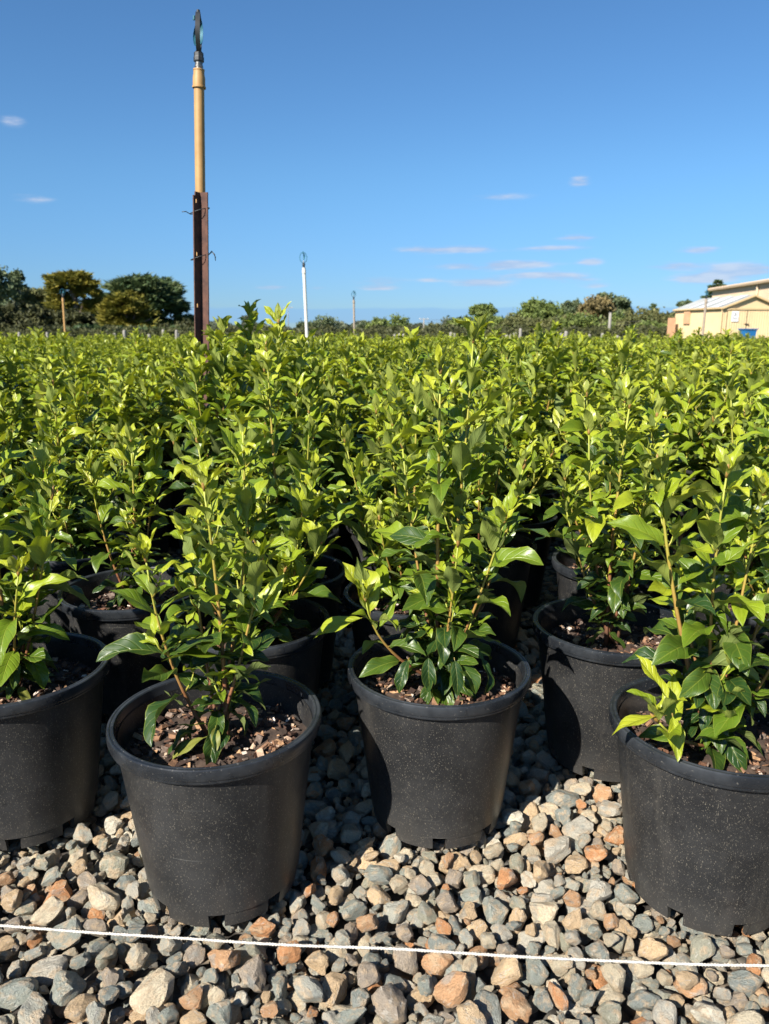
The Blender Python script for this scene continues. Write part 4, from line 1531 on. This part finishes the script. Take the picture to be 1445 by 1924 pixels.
V, F = [], []
for px in np.arange(-420, 1300, .55):
    top = 615 + 3 * math.sin(px * .05) + 2.5 * math.sin(px * .137 + 2)
    for k in range(7):
        YY = g.uniform(56, 66)
        p = np.array(at(px + g.normal(0, 3), g.uniform(top, 640), YY))
        if p[2] < -.05:
            continue
        a = g.normal(size=3)
        a /= np.linalg.norm(a)
        b2 = np.cross(a, g.normal(size=3))
        b2 /= np.linalg.norm(b2)
        sz = g.uniform(.07, .17)
        n0 = len(V)
        V += [tuple(p - a * sz), tuple(p - b2 * sz * .6), tuple(p + a * sz), tuple(p + b2 * sz * .6)]
        F.append((n0, n0 + 1, n0 + 2, n0 + 3))
tag(link('undergrowth', MB().add(V, F).mesh('undergrowth', [F_SHADE])), 'low dark scrub running along the far side of the pasture strip', 'undergrowth', kind='stuff')

# centre distance
far_items = [(438, 625, 18, 10, F_FAR), (468, 612, 10, 16, F_FAR), (490, 622, 9, 10, F_GUM), (505, 630, 26, 8, F_FAR), (540, 628, 24, 9, F_FAR), (605, 616, 24, 17, F_GUM), (572, 622, 16, 12, F_GUM),
             (640, 630, 18, 8, F_FAR), (683, 620, 8, 15, F_GUM), (711, 615, 18, 14, F_GREEN), (748, 617, 22, 15, F_GREEN), (705, 630, 20, 9, F_SCRUB), (780, 622, 18, 11, F_FAR), (815, 626, 24, 12, F_SCRUB), (850, 618, 22, 14, F_FAR), (768, 631, 28, 8, F_SCRUB),
             (395, 628, 16, 8, F_FAR), (420, 620, 10, 14, F_FAR)]
for k, (px, py, wx, wy, mt) in enumerate(far_items):
    YY = 215 + (k * 29) % 60
    tree('far_tree', 'small hazy green tree in the low line beyond the pasture', 'tree', place(px, YY), lob(YY, px, [(px, py - 2, wx * 1.15, wy * 1.2), (px - wx * .5, py + wy * .35, wx * .7, wy * .8), (px + wx * .5, py + wy * .3, wx * .7, wy * .8)]), 30, 48, .42, mt, 'broad' if k % 4 else 'spray', .3, group='distant tree line', seed=50 + k)
# right-hand trees
Y = 150
tree('tree', 'round-topped tree with a bare forked stem at the end of the hedge', 'tree', place(905, Y), lob(Y, 905, [(905, 584, 22, 12), (890, 590, 12, 9), (918, 590, 12, 9), (902, 612, 26, 18)]), 60, 60, .30, F_GREEN, 'broad', .3, seed=80)
tree('tree', 'broad mid-green tree in the middle of the hedge line', 'tree', place(1012, Y - 4), lob(Y - 4, 1012, [(1012, 595, 36, 26), (1002, 580, 20, 14), (1032, 588, 18, 16), (985, 605, 26, 20), (1040, 608, 22, 18)]), 85, 70, .30, F_GREEN, 'broad', .4, seed=81)
tree('tree', 'grey-green rounded tree standing between two greener ones', 'tree', place(1070, Y + 20), lob(Y + 20, 1070, [(1070, 582, 20, 15), (1062, 592, 16, 12), (1082, 592, 14, 12), (1072, 608, 20, 14)]), 50, 60, .32, F_GUM, 'broad', .35, seed=82)
tree('tree', 'tall rusty brown-green tree with a dense rounded crown', 'tree', place(1118, Y - 8), lob(Y - 8, 1118, [(1116, 582, 28, 20), (1102, 595, 18, 16), (1134, 594, 18, 16), (1126, 612, 22, 20)]), 80, 70, .28, F_BROWN, 'broad', .4, seed=83)
tree('tree', 'tall flat-topped dark tree spreading beside the pale pole', 'tree', place(1148, Y + 4), lob(Y + 4, 1148, [(1130, 558, 14, 5), (1160, 570, 22, 8), (1165, 582, 16, 10), (1148, 575, 16, 8), (1150, 598, 14, 12)]), 55, 55, .28, F_GUM, 'broad', .35, seed=84, sig=.2)
tree('conifer', 'small dark pointed conifer above the hedge near the shed', 'tree', place(1222, Y), lob(Y, 1222, [(1222, 592, 9, 12), (1222, 578, 5, 8), (1222, 602, 12, 12)]), 40, 50, .28, F_DARK, 'upright', .2, seed=85)
tree('tree', 'small flat dark tree showing over the shed roof end', 'tree', place(1284, Y), lob(Y, 1284, [(1284, 573, 14, 6), (1276, 572, 8, 5), (1284, 590, 9, 10)]), 30, 55, .26, F_GUM, 'broad', .2, seed=86)
YY = 118
nf = [(1340, 532, 6, 6), (1340, 540, 14, 4), (1340, 550, 17, 4), (1339, 560, 19, 4), (1340, 571, 20, 4), (1340, 582, 21, 4)]
tree('norfolk_pine', 'tiered dark pine standing behind the two cream sheds', 'tree', place(1340, YY), lob(YY, 1340, nf), 170, 55, .24, F_DARK, 'spray', .25, seed=87, sig=.14)
hedge = [(872, 616, 30, 20, F_GREEN), (925, 612, 28, 20, F_GREEN), (962, 613, 26, 20, F_SCRUB), (905, 625, 34, 14, F_SCRUB), (1000, 618, 32, 19, F_SCRUB), (1048, 616, 36, 20, F_SCRUB), (1085, 612, 32, 23, F_GREEN), (1120, 619, 30, 18, F_SCRUB),
         (1165, 609, 28, 22, F_GREEN), (1200, 606, 38, 24, F_SCRUB), (1240, 609, 34, 22, F_SCRUB), (1266, 612, 28, 22, F_SCRUB), (1215, 622, 44, 16, F_GREEN), (1295, 614, 28, 20, F_SCRUB), (1145, 622, 36, 15, F_SCRUB), (1020, 626, 44, 12, F_GREEN), (945, 628, 44, 10, F_GREEN)]
for k, (px, py, wx, wy, mt) in enumerate(hedge):
    YY = 106 + (k * 17) % 20
    tree('hedge_shrub', 'rounded olive-green shrub in the hedge below the taller trees', 'shrub', place(px, YY), lob(YY, px, [(px, py, wx, wy), (px - wx * .5, py + wy * .3, wx * .6, wy * .8), (px + wx * .5, py + wy * .3, wx * .6, wy * .8)]), 42, 62, .24, mt, 'broad', .15, group='hedge below the taller trees', seed=110 + k)

# ------------------------------------------------------------------ poles, wires, fence posts
def pole(px, ptop, Y, r, label, arm=0, mat=None, name='power_pole'):
    p = at(px, ptop, Y)
    root = empty(name, (p.x, p.y, -.07))
    H = p.z + .07
    link('post', MB().tube([(0, 0, 0), (0, 0, H)], [r * 1.15, r * .85], 10).mesh('post', [mat or M_POSTW], smooth_all=True), root)
    if arm:
        a = MB().box((-arm / 2, -.06, H * .93), (arm / 2, .06, H * .93 + .12 * arm / 2))
        cr = link('crossarm', a.mesh('crossarm', [mat or M_POSTW]), root)
        for s in (-.42, 0, .42):
            link('insulator', MB().lathe([(0, 0), (.05, 0), (.07, .06), (.04, .14), (0, .16)], 8, M=Matrix.Translation((s * arm, 0, H * .93 + .12 * arm / 2))).mesh('insulator', [M_SIGNW]), cr)
    else:
        link('cap', MB().lathe([(0, H), (r * .95, H), (r * .95, H + .04), (0, H + .07)], 10).mesh('cap', [mat or M_POSTW]), root)
    tag(root, label, 'pole')
    return root


pole(796.5, 598, 180, .16, 'distant power pole with a crossarm above the low trees', 2.2)
pole(541, 575, 240, .10, 'faint far power pole with a wide crossarm', 3.0, M_POSTW)
pole(1147, 588, 100, .19, 'stout pale grey pole in front of the flat-topped tree', 0, M_POSTW, 'timber_pole')
wire = MB()
for dy in (0, 5):
    pts = []
    for i in range(25):
        f = i / 24
        x = 800 + f * 520
        pts.append(at(x, 601 + dy + 2.5 * math.sin(PI * ((f * 3) % 1)) * -1 + (7 * math.sin(PI * f)), 130 - 20 * f))
    wire.tube(pts, .022, 4)
tag(link('overhead_wire', wire.mesh('overhead_wire', [M_WIRE])), 'thin overhead wires crossing in front of the hedge trees', 'wire')

posts = [(930, 624), (952, 631), (958, 630), (967, 626), (978, 619), (1034, 628), (1054, 624), (1057, 630), (1064, 624), (1088, 627), (1109, 630), (1132, 628), (742, 630), (752, 628), (760, 629), (775, 632), (848, 626), (855, 628), (640, 632), (700, 634),
         (34, 626), (232, 622), (216, 628), (247, 628), (306, 621), (330, 622), (334, 628), (90, 626), (280, 630), (590, 633), (1180, 630), (1160, 632)]
for k, (px, py) in enumerate(posts):
    YY = 22.5 + (k * 7) % 5
    p = at(px, py, YY)
    root = empty('fence_post', (p.x, p.y, -.07))
    H = p.z + .07
    r = .045 + .02 * ((k * 13) % 5) / 5
    tl = rng.gauss(0, .03)
    link('post', MB().tube([(0, 0, 0), (tl * H * .5, 0, H * .5), (tl * H, 0, H)], [r * 1.1, r, r * .9], 8).mesh('post', [M_POSTW], smooth_angle=50), root)
    link('top', MB().lathe([(r * .9, 0), (r * .6, .03), (0, .035)], 8, M=Matrix.Translation((tl * H, 0, H))).mesh('top', [M_POSTW]), root)
    tag(root, 'weathered grey post just past the end of the plant rows', 'fence post', 'fence posts past the plant rows')
